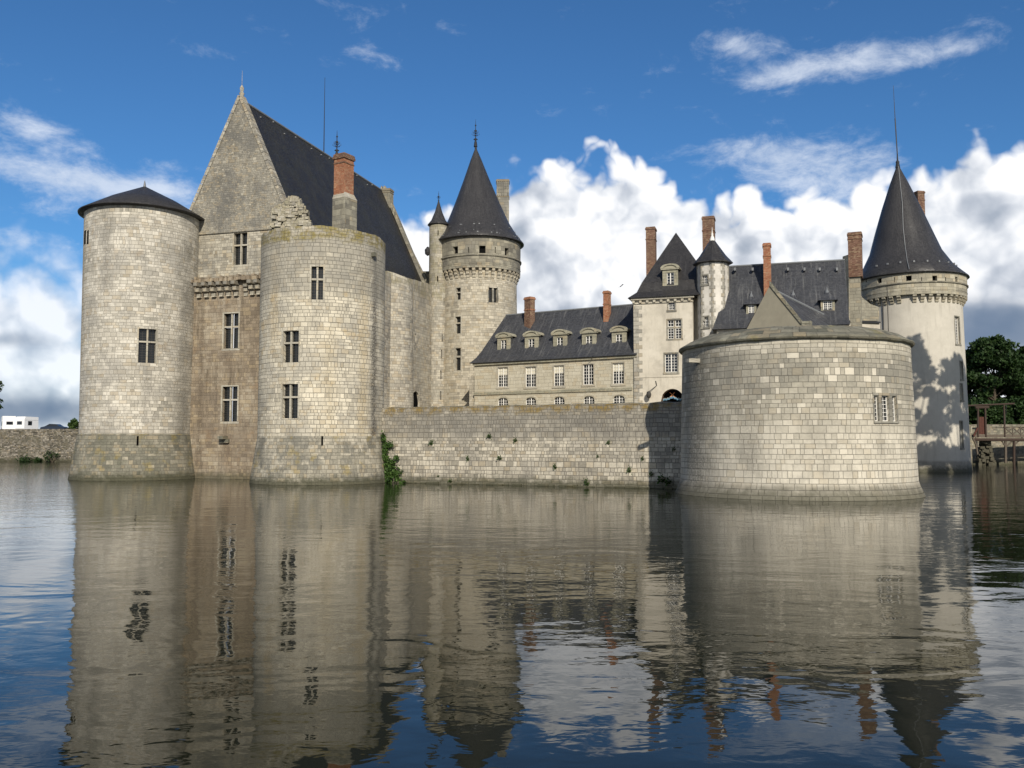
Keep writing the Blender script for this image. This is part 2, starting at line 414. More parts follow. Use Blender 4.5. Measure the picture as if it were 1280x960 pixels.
class Pln:      # flat wall from ground point A to B (left to right seen from the camera), outward = towards camera
    def __init__(s, A, B):
        s.A = Vector((A[0], A[1])); s.B = Vector((B[0], B[1])); s.L = (s.B-s.A).length; s.u = (s.B-s.A).normalized(); s.n = Vector((s.u.y, -s.u.x))
    def f(s, u, v, d=0.0):
        p = s.A+s.u*u-s.n*d; return Vector((p.x, p.y, v))
    def hit(s, px, py, d=0.0):
        q = ray(px, py); A = s.A-s.n*d; t = A.dot(s.n)/Vector((q.x, q.y)).dot(s.n); p = Vector((q.x, q.y))*t
        return (p-A).dot(s.u), H+q.z*t
    def rect(s, x0, x1, y0, y1, d=0.0):
        xm, ym = (x0+x1)/2, (y0+y1)/2
        return (s.hit(x0, ym, d)[0], s.hit(x1, ym, d)[0], s.hit(xm, y1, d)[1], s.hit(xm, y0, d)[1])

# ------------------------------------------------------------------ window kits (parts of a building, in the wall's own space)
def surround(mb, f, h, w=.16, p=.035, sill=True):
    u0, u1, v0, v1 = h[:4]; e = .006
    mb.fbox(f, u0-w, u0+e, v0-(.02), v1+w, -p, .12); mb.fbox(f, u1-e, u1+w, v0-.02, v1+w, -p, .12)
    mb.fbox(f, u0+e+.002, u1-e-.002, v1-e, v1+w, -p+.004, .12)
    mb.fbox(f, u0-w-.05, u1+w+.05, v0-.2, v0+e, -p-(.05 if sill else 0), .14)
def cross_window(par, f, h, mst, mull=.15, tr=.62, depth=.45, bar=True, label=None):
    u0, u1, v0, v1 = h[:4]; mb = MB(); surround(mb, f, h, .13, .02, False)
    um = (u0+u1)/2; vt = v0+(v1-v0)*tr
    w = mb.build('window', mst, par)
    if label: w['label'] = label
    m2 = MB(); m2.fbox(f, um-mull/2, um+mull/2, v0+.004, v1-.004, .10, .32)
    if tr: m2.fbox(f, u0+.004, um-mull/2-.002, vt-mull/2, vt+mull/2, .11, .31); m2.fbox(f, um+mull/2+.002, u1-.004, vt-mull/2, vt+mull/2, .11, .31)
    m2.build('mullion', mst, w)
    p = MB()
    for a, b in ((u0, um-mull/2), (um+mull/2, u1)):
        for c, d in (((v0, vt-mull/2), (vt+mull/2, v1)) if tr else ((v0, v1),)):
            p.fbox(f, a+.003, b-.003, c+.003, d-.003, depth-.05, depth+.02, mi=0)
            if bar:
                n = max(2, int((d-c)/.22))
                for k in range(1, n):
                    q = c+(d-c)*k/n; p.fbox(f, a+.004, b-.004, q-.012, q+.012, depth-.075, depth-.052, mi=1)
                q = (a+b)/2; p.fbox(f, q-.012, q+.012, c+.004, d-.004, depth-.08, depth-.076, mi=1)
    p.build('pane', [M['glass'], M['lead']], w); return w
def sash_window(par, f, h, cols=4, rows=6, mst=None, depth=.22, fr=.07, bar=.035, mid=.10, blind=0.0, arch=False, sur=True, mull=None):
    u0, u1, v0, v1 = h[:4]; mb = MB(); e = .003
    mb.fbox(f, u0+e, u0+fr, v0+e, v1-e, depth-.06, depth); mb.fbox(f, u1-fr, u1-e, v0+e, v1-e, depth-.06, depth)
    mb.fbox(f, u0+fr, u1-fr, v0+e, v0+fr, depth-.059, depth-.001); mb.fbox(f, u0+fr, u1-fr, v1-fr, v1-e, depth-.059, depth-.001)
    um = (u0+u1)/2
    if mid: mb.fbox(f, um-mid/2, um+mid/2, v0+fr, v1-fr, depth-.07, depth-.002)
    for k in range(1, cols):
        if mid and k*2 == cols: continue
        q = u0+fr+(u1-u0-2*fr)*k/cols; mb.fbox(f, q-bar/2, q+bar/2, v0+fr, v1-fr, depth-.045, depth-.006)
    for k in range(1, rows):
        q = v0+fr+(v1-v0-2*fr)*k/rows; mb.fbox(f, u0+fr, u1-fr, q-bar/2, q+bar/2, depth-.043, depth-.004)
    w = mb.build('window', M['white_wood'], par)
    if sur:
        s2 = MB(); surround(s2, f, h, .13, .03); s2.build('surround', mst, w)
    p = MB(); p.fbox(f, u0+.01, u1-.01, v0+.01, v1-.01, depth+.002, depth+.03); p.build('pane', M['glass_white'], w)
    if blind:
        p = MB(); p.fbox(f, u0+fr, u1-fr, v1-(v1-v0)*blind, v1-fr-.01, depth-.003, depth+.001); p.build('blind', M['blind'], w)
    if arch:
        s3 = MB(); n = 10; rise = (v1-v0)*arch
        for k in range(n):
            a = u0+(u1-u0)*k/n; b = u0+(u1-u0)*(k+1)/n
            za = v1-rise+rise*math.sqrt(max(0, 1-((a-um)/(um-u0))**2)); zb = v1-rise+rise*math.sqrt(max(0, 1-((b-um)/(um-u0))**2))
            P = [f(a, za, .004), f(b, zb, .004), f(b, v1+.01, .004), f(a, v1+.01, .004)]; Q = [f(a, za, .2), f(b, zb, .2)]
            s3.face(P, uvs=[(a, za), (b, zb), (b, v1), (a, v1)]); s3.face([Q[0], Q[1], P[1], P[0]])
        n = 12
        for k in range(n):   # proud arch band
            t0, t1 = math.pi*(1-k/n), math.pi*(1-(k+1)/n); W2 = (u1-u0)/2
            q = lambda t, r, d: f(um+math.cos(t)*(W2+r), v1-rise+math.sin(t)*(rise+r*.8), d)
            P = [q(t0, .1, -.03), q(t1, .1, -.03), q(t1, .34, -.03), q(t0, .34, -.03)] + [q(t0, .1, .05), q(t1, .1, .05), q(t1, .34, .05), q(t0, .34, .05)]
            s3.hexa(P)
        s3.build('arch', mst, w)
    return w
def slit(par, f, h, depth=.5):
    p = MB(); u0, u1, v0, v1 = h[:4]; p.fbox(f, u0+.004, u1-.004, v0+.004, v1-.004, depth-.03, depth+.05); return p.build('loophole', M['void'], par)
def chimney(par, c, sx, sy, z0, z1, rz, mat, cap=None, band=.78, name='chimney', proud=.07, pots=0):
    mb = MB(); zb = z0+(z1-z0)*band
    mb.box((c[0], c[1], z0), sx, sy, z1-z0-.32, rz)
    ch = mb.build(name, mat, par)
    m3 = MB(); m3.box((c[0], c[1], zb), sx+.1, sy+.1, .12, rz); m3.build('chimney_band', cap or M['cap'], ch)
    m2 = MB(); m2.box((c[0], c[1], z1-.318), sx+2*proud, sy+2*proud, .2, rz); m2.box((c[0], c[1], z1-.119), sx+.02, sy+.02, .12, rz)
    m2.build('chimney_cap', cap or M['cap'], ch); return ch
def finial(par, c, z0, z1, s=1.0, name='finial', mat=None, rod=.05):
    mb = MB(); h = z1-z0
    pr = [(.16*s, z0-.3), (.11*s, z0+h*.1), (.05*s, z0+h*.16), (.19*s, z0+h*.2), (.05*s, z0+h*.25), (rod, z0+h*.3), (rod, z0+h*.5), (.13*s, z0+h*.54), (rod, z0+h*.58), (rod*.8, z0+h*.72), (.08*s, z0+h*.75), (rod*.7, z0+h*.79), (.012, z1)]
    mb.lathe(c, pr, 10)
    for k in range(6):
        t = k*math.pi/3
        for zz, L in ((.33, .30), (.42, .22)):
            p = Vector((c[0], c[1], z0+h*zz)); q = p+Vector((math.cos(t)*L*s, math.sin(t)*L*s, .12*s)); mb.tube(p, q, .022*s, .012, 5)
            mb.tube(q, q+Vector((0, 0, .14*s)), .02*s, .01, 5)
    return mb.build(name, mat or M['iron'], par)
def corbels(par, cx, cy, Rb, proj, z0, z1, n, mat, w=.42, a0=-math.pi, a1=math.pi, drop=()):
    """each corbel is its own child; all share one mesh"""
    mb = MB(); k = 3; hh = (z1-z0)/k
    for i in range(k):
        p = proj*(i+1)/k; zb = z0+hh*i
        prof = [(-.15, zb+.02), (p*.86-.03, zb+.02), (p, zb+hh*.32), (p, zb+hh*.93), (-.15, zb+hh*.93)]
        L = [Vector((-w/2, -a, b)) for a, b in prof]; Rr = [Vector((w/2, -a, b)) for a, b in prof]
        mb.face(list(reversed(L))); mb.face(Rr)
        for j in range(len(prof)):
            j2 = (j+1) % len(prof); mb.face([L[j], L[j2], Rr[j2], Rr[j]])
    me = None; o0 = Vector(par['_o'])
    for i in range(n):
        if i in drop: continue
        t = a0+(a1-a0)*(i+.5)/n
        if me is None: o = mb.build('corbel', mat); me = o.data
        else: o = bpy.data.objects.new('corbel', me); COL.objects.link(o)
        o.parent = par; o.location = Vector((cx+Rb*math.sin(t), cy-Rb*math.cos(t), 0))-o0; o.rotation_euler = (0, 0, t)
    return me

# ------------------------------------------------------------------ materials
M['t_main'] = stone('stone_pale_ashlar', .62, .31, (.25, .24, .205), (.43, .405, .345), (.60, .57, .495), bias=.12, randw=.6, finew=.6, stain=.65, stain_col=(.235, .225, .20), ochre=.2, ustreaks=((2.8, .8, 5.5, 11.2, (.19, .18, .16), .6), (6.6, 1.5, 2, 24, (.15, .145, .125), .6), (-5.2, 1.1, 9, 25, (.33, .27, .17), .6), (-1.2, 1.0, 17, 26, (.17, .165, .15), .6)), pale=.06, joint=.022, mor=.45, wob=.10)
M['t_ruin'] = stone('stone_warm_ashlar', .60, .33, (.26, .245, .205), (.46, .425, .34), (.62, .575, .465), bias=.14, randw=.55, finew=.5, wob=.09, stain=.5, stain_col=(.25, .24, .21), ochre=.55, ochre_col=(.44, .33, .17), pale=.06, topband=(20.3, (.20, .16, .03), .8),
                    joint=.026, mor=.8, ustreaks=((6.25, .8, 3.0, 21.0, (.045, .045, .045), .95), (4.9, .9, 2.0, 19.5, (.45, .36, .21), .6), (-3.4, .9, 11, 20.5, (.42, .33, .19), .55), (-1.6, .9, 1.0, 5.6, (.18, .17, .15), .5), (.6, .8, 11.5, 15.6, (.25, .235, .20), .5), (1.8, .9, 0, 14, (.42, .34, .2), .35)), zband=(15.5, 22, (.23, .22, .19), .65))
M['t_plinth'] = stone('stone_grey_plinth', .62, .30, (.12, .118, .095), (.20, .192, .152), (.34, .315, .25), bias=-.05, randw=.5, finew=.6, wob=.1, stain=.6, stain_col=(.10, .10, .075), ochre=.4, ochre_col=(.30, .22, .04), wet=.85, pale=.03, mor=.6)
M['t_plinth2'] = stone('stone_grey_plinth_patched', .60, .33, (.15, .146, .12), (.30, .28, .225), (.48, .445, .36), bias=0, randw=.5, finew=.6, wob=.1, stain=.85, stain_col=(.125, .122, .105), ochre=.45, ochre_col=(.30, .22, .04), wet=.85, pale=.04, mor=.6)
M['t_front'] = stone('stone_brown_facade', .6, .33, (.16, .13, .095), (.25, .205, .15), (.37, .325, .25), bias=0, randw=.45, finew=.55, wob=.1, stain=.4, stain_col=(.12, .10, .08), streak=.75, ochre=.3, ochre_col=(.30, .20, .11), mor=.2, ustreaks=((8.5, .7, 1.0, 5.6, (.14, .105, .075), .7), (8.4, .9, 9, 12.8, (.15, .12, .09), .6), (5.2, .5, 0, 20, (.10, .08, .06), .7), (11.9, .6, 4, 20, (.14, .11, .08), .6), (9.3, .4, 14, 20, (.40, .36, .29), .6), (7.6, .35, 13, 20, (.40, .36, .29), .5)))
M['t_gable'] = stone('stone_grey_gable', .34, .19, (.16, .152, .13), (.27, .253, .21), (.39, .365, .30), bias=.0, randw=.45, finew=.8, stain=.7, stain_col=(.11, .108, .10), ochre=.3, ochre_col=(.26, .21, .13), mor=.3, pale=.02, wob=.25)
M['t_upper'] = stone('stone_upper_facade', .6, .30, (.22, .205, .17), (.36, .335, .275), (.48, .45, .37), stain=.4, ochre=.2, mor=.4)
M['t_east'] = stone('stone_east_wall', .6, .32, (.23, .215, .185), (.37, .345, .29), (.48, .45, .375), bias=.05, stain=.45, stain_col=(.2, .195, .17), ochre=.3, ochre_col=(.40, .33, .22), mor=.5, topband=(21.5, (.22, .20, .12), .6))
M['t_far'] = stone('stone_far_tower', .7, .33, (.25, .23, .19), (.42, .385, .305), (.53, .49, .40), bias=.08, stain=.4, stain_col=(.22, .205, .17), ochre=.35, ochre_col=(.45, .36, .23), mor=.35, pale=.04)
M['t_para'] = stone('stone_parapet', .9, .45, (.15, .14, .115), (.25, .235, .185), (.35, .33, .26), stain=.7, stain_col=(.12, .115, .1), mor=.35)
M['t_para_r'] = stone('stone_pale_parapet', .9, .45, (.24, .225, .18), (.36, .335, .26), (.46, .43, .34), stain=.5, stain_col=(.2, .19, .16), mor=.35, ochre=.3, ochre_col=(.38, .33, .2))
M['curtain'] = stone('stone_moat_wall', .55, .31, (.17, .16, .133), (.34, .313, .255), (.54, .50, .41), bias=.12, randw=.6, finew=.6, wob=.10, stain=.45, stain_col=(.17, .162, .143), streak=.4, zband=(3.5, 9, (.155, .148, .132), .65), topband=(5.75, (.22, .15, .035), .85),
                     mor=.85, joint=.03, holes=.85, pale=.05, wet=.8)
M['bastion'] = stone('stone_bastion', .66, .345, (.23, .22, .185), (.385, .36, .295), (.56, .525, .44), bias=.06, randw=.38, hue=.2, bigw=.55, zg=((2.5, 8.2, .30, -.30), (8.9, 9.3, 0, .40)), stain=.30, stain_col=(.19, .18, .155), streak=.2, pale=.08, mor=.62, joint=.020, wob=.03, wet=.6, zband=(-2, 1.1, (.17, .16, .13), .75), bump=.03, finew=.45, ustreaks=((-10.5, 3.2, -.5, 10.8, (.13, .125, .105), .75), (-5.5, 1.6, .5, 6.5, (.19, .18, .155), .5), (3.4, .8, 2, 6.2, (.22, .21, .18), .4)))  # first streak: algae blackening that also paints in shade on the left side
M['coping'] = stone('stone_lichen_coping', 1.1, .5, (.10, .10, .08), (.19, .18, .14), (.28, .27, .21), stain=.6, stain_col=(.09, .09, .07), ochre=.5, ochre_col=(.20, .18, .06), mor=.6, wet=0, bump=.05)
M['lh_wall'] = stone('stone_cream_house', .85, .34, (.37, .34, .265), (.45, .42, .335), (.53, .50, .41), randw=.4, bigw=.6, stain=.25, stain_col=(.30, .27, .2), streak=.15, mor=.3, joint=.016, wob=.0, wet=0)
M['dressed'] = stone('stone_dressed', 1.3, .6, (.30, .285, .235), (.40, .375, .31), (.48, .455, .385), randw=.3, stain=.4, stain_col=(.2, .19, .16), mor=.2, wob=0, wet=0)
M['dormer_st'] = stone('stone_dormer', .8, .4, (.22, .21, .16), (.31, .295, .225), (.40, .38, .29), randw=.3, stain=.6, stain_col=(.15, .15, .12), mor=.2, wob=0, wet=0)
M['plaster'] = stone('render_cream', 3.0, 1.5, (.40, .37, .31), (.52, .485, .41), (.60, .565, .49), randw=.05, bigw=.9, stain=.45, stain_col=(.28, .26, .22), streak=.4, mor=0.0, wob=0, wet=0)
M['plaster_o'] = stone('render_white', 3.0, 1.5, (.46, .44, .39), (.60, .575, .52), (.68, .655, .60), randw=.05, bigw=.7, stain=.5, stain_col=(.30, .285, .25), streak=.35, mor=0.0, wob=0, wet=0)
M['plaster_tr'] = stone('render_tower', 3.0, 1.5, (.41, .385, .33), (.50, .475, .415), (.57, .54, .475), randw=.05, bigw=.7, stain=.25, stain_col=(.33, .31, .27), streak=.35, mor=0.0, wob=0, wet=.8, zband=(-2, 1.5, (.20, .19, .16), .8))
M['plaster_g'] = stone('render_grey', 3.0, 1.5, (.17, .16, .125), (.225, .21, .165), (.28, .262, .205), randw=.05, bigw=.6, stain=.3, stain_col=(.15, .14, .11), streak=.15, mor=0.0, wob=0, wet=0)
M['link'] = stone('stone_link', .7, .35, (.18, .17, .14), (.27, .255, .205), (.36, .34, .27), randw=.3, stain=.5, stain_col=(.16, .15, .12), mor=.35, wet=0)
M['quoin_l'] = stone('stone_quoin_pale', .9, .42, (.24, .23, .20), (.33, .315, .27), (.42, .40, .345), randw=.6, stain=.3, mor=.4, wet=0)
M['quoin'] = stone('stone_quoin', .9, .42, (.16, .155, .135), (.24, .23, .195), (.33, .315, .265), randw=.7, stain=.3, mor=.5, wet=0)
M['brick'] = stone('brick_orange', .26, .085, (.23, .085, .045), (.31, .125, .065), (.40, .20, .12), randw=.8, bigw=.5, stain=.3, stain_col=(.12, .06, .04), streak=.2, mortar=(.34, .26, .19), joint=.012, mor=.5, wob=.0, wet=0, pale=0, bump=.01)
M['brick_d'] = stone('brick_brown', .26, .085, (.10, .055, .038), (.16, .085, .058), (.23, .14, .10), randw=.8, bigw=.5, stain=.4, stain_col=(.09, .06, .045), streak=.2, mortar=(.22, .18, .14), joint=.012, mor=.5, wob=.0, wet=0, bump=.01)
M['cap'] = plain('chimney_cap_stone', (.20, .17, .12), .9, .4)
M['rubble'] = stone('stone_rubble_bank', .42, .22, (.07, .064, .05), (.17, .155, .125), (.34, .31, .26), randw=1.3, bigw=.7, stain=.6, stain_col=(.085, .08, .05), ochre=.3, ochre_col=(.13, .13, .05), mor=.8, joint=.06, wob=.3, wet=.8, bump=.06)
M['bankwall'] = stone('stone_bank_wall', .5, .28, (.14, .13, .105), (.24, .22, .175), (.34, .315, .25), stain=.6, stain_col=(.12, .12, .09), ochre=.4, ochre_col=(.14, .16, .07), mor=.5, wob=.1, wet=.8)
M['slate'] = slate('slate_blue_black', pale=.12)
M['slate_k'] = slate('slate_keep', (.015, .0145, .014), (.034, .032, .031), .10, .5, .35)
M['slate_c'] = slate('slate_cone', (.024, .0235, .025), (.056, .055, .057), .12, .40)
M['slate_w'] = slate('slate_weathered', (.033, .035, .040), (.072, .075, .083), .6, .42)
M['zinc'] = plain('lead_flashing', (.16, .17, .18), .5, .25)
M['iron'] = plain('dark_iron', (.02, .022, .025), .5, .2)
M['rust'] = plain('rusty_iron', (.075, .025, .016), .8, .4)
M['lead'] = plain('window_lead', (.045, .042, .038), .6, .2)
M['glass'] = plain('window_glass_dark', (.012, .014, .015), .12, .3, spec=.5)
M['glass_white'] = plain('window_glass', (.015, .018, .022), .08, .4, scale=1.2, spec=.6)
M['blind'] = plain('window_blind', (.55, .52, .42), .8, .08)
M['white_wood'] = plain('white_painted_wood', (.72, .71, .67), .5, .06)
M['void'] = plain('dark_interior', (.008, .008, .008), .95, .3, spec=0)
M['wood'] = plain('weathered_timber', (.05, .033, .025), .85, .4, scale=6)
M['wood_g'] = plain('grey_timber', (.11, .09, .07), .85, .35, scale=6)

def bits(par, name, mat, items):
    """small separate pieces: one unit box mesh, one child per piece; items = (x, y, z, sx, sy, sz, rz)"""
    mb = MB(); mb.box((0, 0, 0), 1, 1, 1); me = None; o0 = Vector(par['_o'])
    for (x_, y_, z_, a, b, c, rz) in items:
        if me is None: o = mb.build(name, mat); me = o.data
        else: o = bpy.data.objects.new(name, me); COL.objects.link(o)
        o.parent = par; o.location = Vector((x_, y_, z_))-o0; o.scale = (a, b, c); o.rotation_euler = (0, 0, rz)
# ================================================================== SETTING
# moat water, banks, land, courtyard
def water_mat():
    m, g, b = new_mat('moat_water')
    pos = g.node('ShaderNodeNewGeometry').outputs['Position']; X, Y, Z = g.xyz(pos)
    b.inputs['Roughness'].default_value = .02; b.inputs['IOR'].default_value = 1.33
    n0 = g.noise(pos, .05, 3, .5)
    g.put(b.inputs['Base Color'], g.mix(n0, (.009, .011, .006), (.016, .018, .010)))
    w1 = g.noise(g.vm('MULTIPLY', pos, (.6, 1.0, 1)), .42, 2, .5, .9)      # long swell
    w2 = g.noise(g.vm('MULTIPLY', pos, (.75, 1.15, 1)), 1.8, 3, .5, .5)      # ripples
    w2b = g.noise(g.vm('MULTIPLY', pos, (.7, 1.2, 1)), 2.9, 2, .5, .4)
    w3 = g.noise(g.vm('MULTIPLY', pos, (.8, 1.1, 1)), 4.6, 2, .5, .3)       # fine chop
    patch = g.ss(g.noise(pos, .035, 3, .6, .6), .38, .64, .25, 1.0)
    right = g.ss(g.m('DIVIDE', X, g.m('MAXIMUM', Y, 5.0)), .50, .58, 0.0, 1.0)
    leftw = g.ss(g.m('DIVIDE', X, g.m('MAXIMUM', Y, 5.0)), -.50, -.42, 1.0, 0.0)
    far = g.mul(g.m('MAXIMUM', right, leftw), g.ss(Y, 25, 60))
    h = g.add(g.add(g.mul(w1, .034), g.mul(g.mul(g.add(w2, g.mul(w2b, .45)), .0105), patch)), g.mul(g.mul(w3, g.ss(Y, 12, 45, .0008, .0028)), g.add(patch, g.mul(far, 4.0))))
    bp = g.node('ShaderNodeBump'); bp.inputs['Strength'].default_value = 1.0; bp.inputs['Distance'].default_value = 1.0
    g.put(bp.inputs['Height'], h); g.put(b.inputs['Normal'], bp.outputs[0])
    return m
M['water'] = water_mat()
mb = MB(); mb.face([(-420, -40, 0), (320, -40, 0), (320, 230, 0), (-420, 230, 0)])
tag(mb.build('moat_water', M['water']), kind='structure')
M['grass'] = plain('rough_grass', (.055, .075, .025), .95, .5, scale=.6, spec=.1)
M['gravel'] = plain('gravel', (.30, .27, .21), .95, .2, scale=2, spec=.1)
def bankline(X): return 160 - (X+86)*(18/164.0)      # far edge of the moat
# land beyond (ring around the moat)
mb = MB(); zl = 5.35
BW = 1.2
mb.face([(-420, bankline(-420)+BW, zl), (320, bankline(320)+BW, zl), (6000, 9000, zl), (-6000, 9000, zl)])
mb.face([(-420, -60, zl-.6), (-420, bankline(-420)+BW, zl), (-6000, 9000, zl), (-6000, -60, zl-.6)])
tag(mb.build('ground', M['grass']), kind='structure')
mb = MB(); mb.box((-300, 0, 0), .1, .1, .1)
# near bank the photographer stands on and the right-hand bank with the tall trees
mb = MB(); zb = 1.75
L1 = [(-420, 1.0), (5, 1.0), (11, 6.0), (49.5, 74.0), (86, 122), (110, bankline(110))]
L2 = [(-420, -60), (5, -60), (60, -60), (190, 60), (230, 122), (260, bankline(260))]
for i in range(len(L1)-1):
    z0 = [zb, zb, zb, 2.4, 4.8, zl][i]; z1 = [zb, zb, zb, 2.4, 4.8, zl][i+1]
    mb.face([(*L1[i], z0), (*L2[i], z0), (*L2[i+1], z1), (*L1[i+1], z1)])
    mb.face([(*L1[i], -1), (*L1[i], z0), (*L1[i+1], z1), (*L1[i+1], -1)])
tag(mb.build('river_bank', M['grass']), kind='structure')
# courtyard platform inside the walls
mb = MB()
mb.face([(-12, 79, 5.6), (12, 68.5, 5.6), (17, 62, 5.6), (25, 64, 5.6), (46, 104, 5.6), (48, 115, 5.6), (-2, 120, 5.6), (-14, 110, 5.6)])
tag(mb.build('courtyard_ground', M['gravel']), kind='structure')

# ================================================================== LEFT CORNER TOWER
Y1 = 86.3
Xt, Rt = cyl(105.5, 252, 290, Y1); Xm, Rm = cyl(97, 241.5, 535, Y1); Xb, Rb = cyl(86.5, 246, 600, Y1)
print('T1', Xt, Rt, Xm, Rm, Xb, Rb)
X1 = (Xt+Xm)/2; zp = zat(543, Y1-Rm); ze = zat(258, Y1-Rt); zee = zat(272, Y1)
ze = (ze+zee)/2
T1 = Cyl(X1, Y1, [(Rm+.95, -1.5), (Rm+.80, 0), (Rm+.12, zp)]); T1u = Cyl(X1, Y1, [(Rm, zp), (Rt, ze)])
r = thing('round_tower', (X1, Y1, 0), 'pale round tower with a shallow black conical roof, leftmost of the castle', 'tower')
h_w = T1u.rect(173, 195, 411, 453.5); h_n = T1u.rect(105.6, 108.5, 287, 306)
mb = MB(); wall(mb, T1u.f, T1u.us(96), [zp+(ze-zp)*i/10 for i in range(11)], [h_w], smooth=True); mb.build('wall', M['t_main'], r)
cross_window(r, T1u.f, h_w, M['dressed'])
for dx in (0, 3.6):
    hh = T1u.rect(105.3+dx, 107.3+dx, 288, 305); mb = MB(); mb.fbox(T1u.f, hh[0], hh[1], hh[2], hh[3], -.01, .1); mb.build('loophole', M['void'], r)
h_s = T1.rect(170.8, 173.4, 545, 557)
mb = MB(); wall(mb, T1.f, T1.us(96), [-1.5, 0, zp*.35, zp*.7, zp], [h_s], smooth=True)
mb.lathe((X1, Y1), [(Rm+.12, zp), (Rm-.05, zp+.1)], 96); mb.build('plinth', M['t_plinth'], r); slit(r, T1.f, h_s)
Re = cyl(98.5, 260, 276, Y1)[1]; za = zat(233, Y1)
mb = MB(); mb.lathe((X1, Y1), [(Rt-.1, ze-.05), (Re, ze+.02), (Re+.02, ze+.12), (Re*.55, ze+(za-ze)*.52), (.05, za)], 96); mb.build('roof', M['slate'], r)
mb = MB(); mb.lathe((X1, Y1), [(.14, za-.1), (.1, za+.25), (.02, za+.6)], 10); mb.build('finial', M['zinc'], r)

# ================================================================== RUINED FRONT TOWER
Y2 = 78.3
Xt2, Rt2 = cyl(328, 483.5, 310, Y2); Xm2, Rm2 = cyl(323, 481, 530, Y2)
print('T2', Xt2, Rt2, Xm2, Rm2, cyl(314, 484, 602, Y2))
X2 = (Xt2+Xm2)/2-.1; zp2 = zat(545, Y2-Rm2); zt2 = (zat(287, Y2-Rt2)+zat(297, Y2))/2
r = thing('round_tower', (X2, Y2, 0), 'roofless round tower with yellow lichen on its rim and three cross windows', 'tower')
T2u = Cyl(X2, Y2, [(Rm2, zp2), (Rt2, zt2)]); T2 = Cyl(X2, Y2, [(Rm2+.75, -1.5), (Rm2+.6, 0), (Rm2, zp2)])
hs = [T2u.rect(389, 404, 333, 374.5), T2u.rect(353.4, 373.5, 413.5, 453), T2u.rect(352.4, 372.4, 480, 523)]
ts = T2u.rect(464, 467, 316, 321)
mb = MB()
def f2(u, v, d=0.0):
    p = T2u.f(u, v, d)
    if v > zt2-.01: p.z += mnoise.noise(Vector((u*.55, 0, 3)))*.22 + mnoise.noise(Vector((u*2.5, 5, 3)))*.08 - .02*max(0, u-2)
    return p
wall(mb, f2, T2u.us(120), [zp2+(zt2-zp2)*i/10 for i in range(11)], hs, smooth=True); mb.build('wall', M['t_ruin'], r)
mb = MB()
us = T2u.us(120)
for a, b in zip(us, us[1:]):
    pa, pb = f2(a, zt2, 0), f2(b, zt2, 0); qa, qb = T2u.f(a, zt2, 1.5), T2u.f(b, zt2, 1.5); qa.z = pa.z+.14; qb.z = pb.z+.14
    mb.face([pa, pb, qb, qa]); mb.face([qa, qb, T2u.f(b, zt2-4, 1.5), T2u.f(a, zt2-4, 1.5)])
mb.build('rim', M['coping'], r)
for h_ in hs: cross_window(r, T2u.f, h_, M['dressed'])
h_s = T2.rect(401.5, 404, 545, 557)
mb = MB(); wall(mb, T2.f, T2.us(96), [-1.5, 0, zp2*.35, zp2*.7, zp2], [h_s], smooth=True); mb.build('plinth', M['t_plinth2'], r); slit(r, T2.f, h_s)
mb = MB(); mb.fbox(T2u.f, ts[0], ts[1], ts[2], ts[3], -.35, .1); mb.build('spout', M['coping'], r)
# broken masonry stump left standing on the rim
mb = MB(); rs = random.Random(4); D = 80.0
hp = [(344, 262), (350, 260), (354, 256), (360, 250), (364, 246), (371, 245), (374, 250), (377, 256), (381, 262), (384, 268), (386, 277), (389, 284)]
def hline(px):
    for (a, b), (c, d) in zip(hp, hp[1:]):
        if a <= px <= c: return b+(d-b)*(px-a)/(c-a)
    return 290
px = 344.5
while px < 389:
    py = 290
    while py > hline(px)+1.5:
        for k in range(3):
            c = at(px+rs.uniform(-1, 1), py+rs.uniform(-1, 1), D+k*.55+rs.uniform(-.25, .25)); s_ = rs.uniform(.16, .40)
            P = []
            for dz in (-1, 1):
                for dx, dy in ((-1, -1), (1, -1), (1, 1), (-1, 1)):
                    P.append(c+Vector((dx*s_*rs.uniform(.6, 1.1), dy*s_*rs.uniform(.6, 1.1), dz*s_*.6*rs.uniform(.7, 1.2))))
            for q in ((0, 1, 5, 4), (1, 2, 6, 5), (2, 3, 7, 6), (3, 0, 4, 7), (4, 5, 6, 7)): mb.face([P[i] for i in q])
        py -= rs.uniform(2.2, 3.6)
    px += rs.uniform(2.2, 3.6)
mb.build('broken_masonry', M['t_east'], r)

# ================================================================== KEEP (great hall between the round towers)
G0 = Vector((at(300, 258, 85).x, 85.0)); RD = Vector((.285, .958)).normalized(); UD = Vector((RD.y, -RD.x))
def K(u, w, z): p = G0+UD*u+RD*w; return Vector((p.x, p.y, z))
def KP(w): a = G0+UD*(-9)+RD*w; b = G0+UD*9+RD*w; return Pln(a, b)
r = thing('castle_keep', (G0.x, G0.y, 0), 'great hall with steep grey gable and huge dark slate roof, between the left round towers', 'castle')
up = KP(.6); lo = KP(-.3)
zr = zat(119, 85.6); zbse = zat(258, 85.6); zs = up.hit(300, 292)[1]; zc = lo.hit(285, 347)[1]; hw = 5.08
print('keep', zr, zbse, zs, zc, up.hit(300, 118), up.hit(238, 262), up.hit(355, 258))
ux0 = up.hit(300, 120)[0]; KR = (up.hit(356, 258)[0]-ux0); KL = ux0-up.hit(237, 262)[0]; print('KL KR', KL, KR)
zbase = up.hit(356, 258)[1]
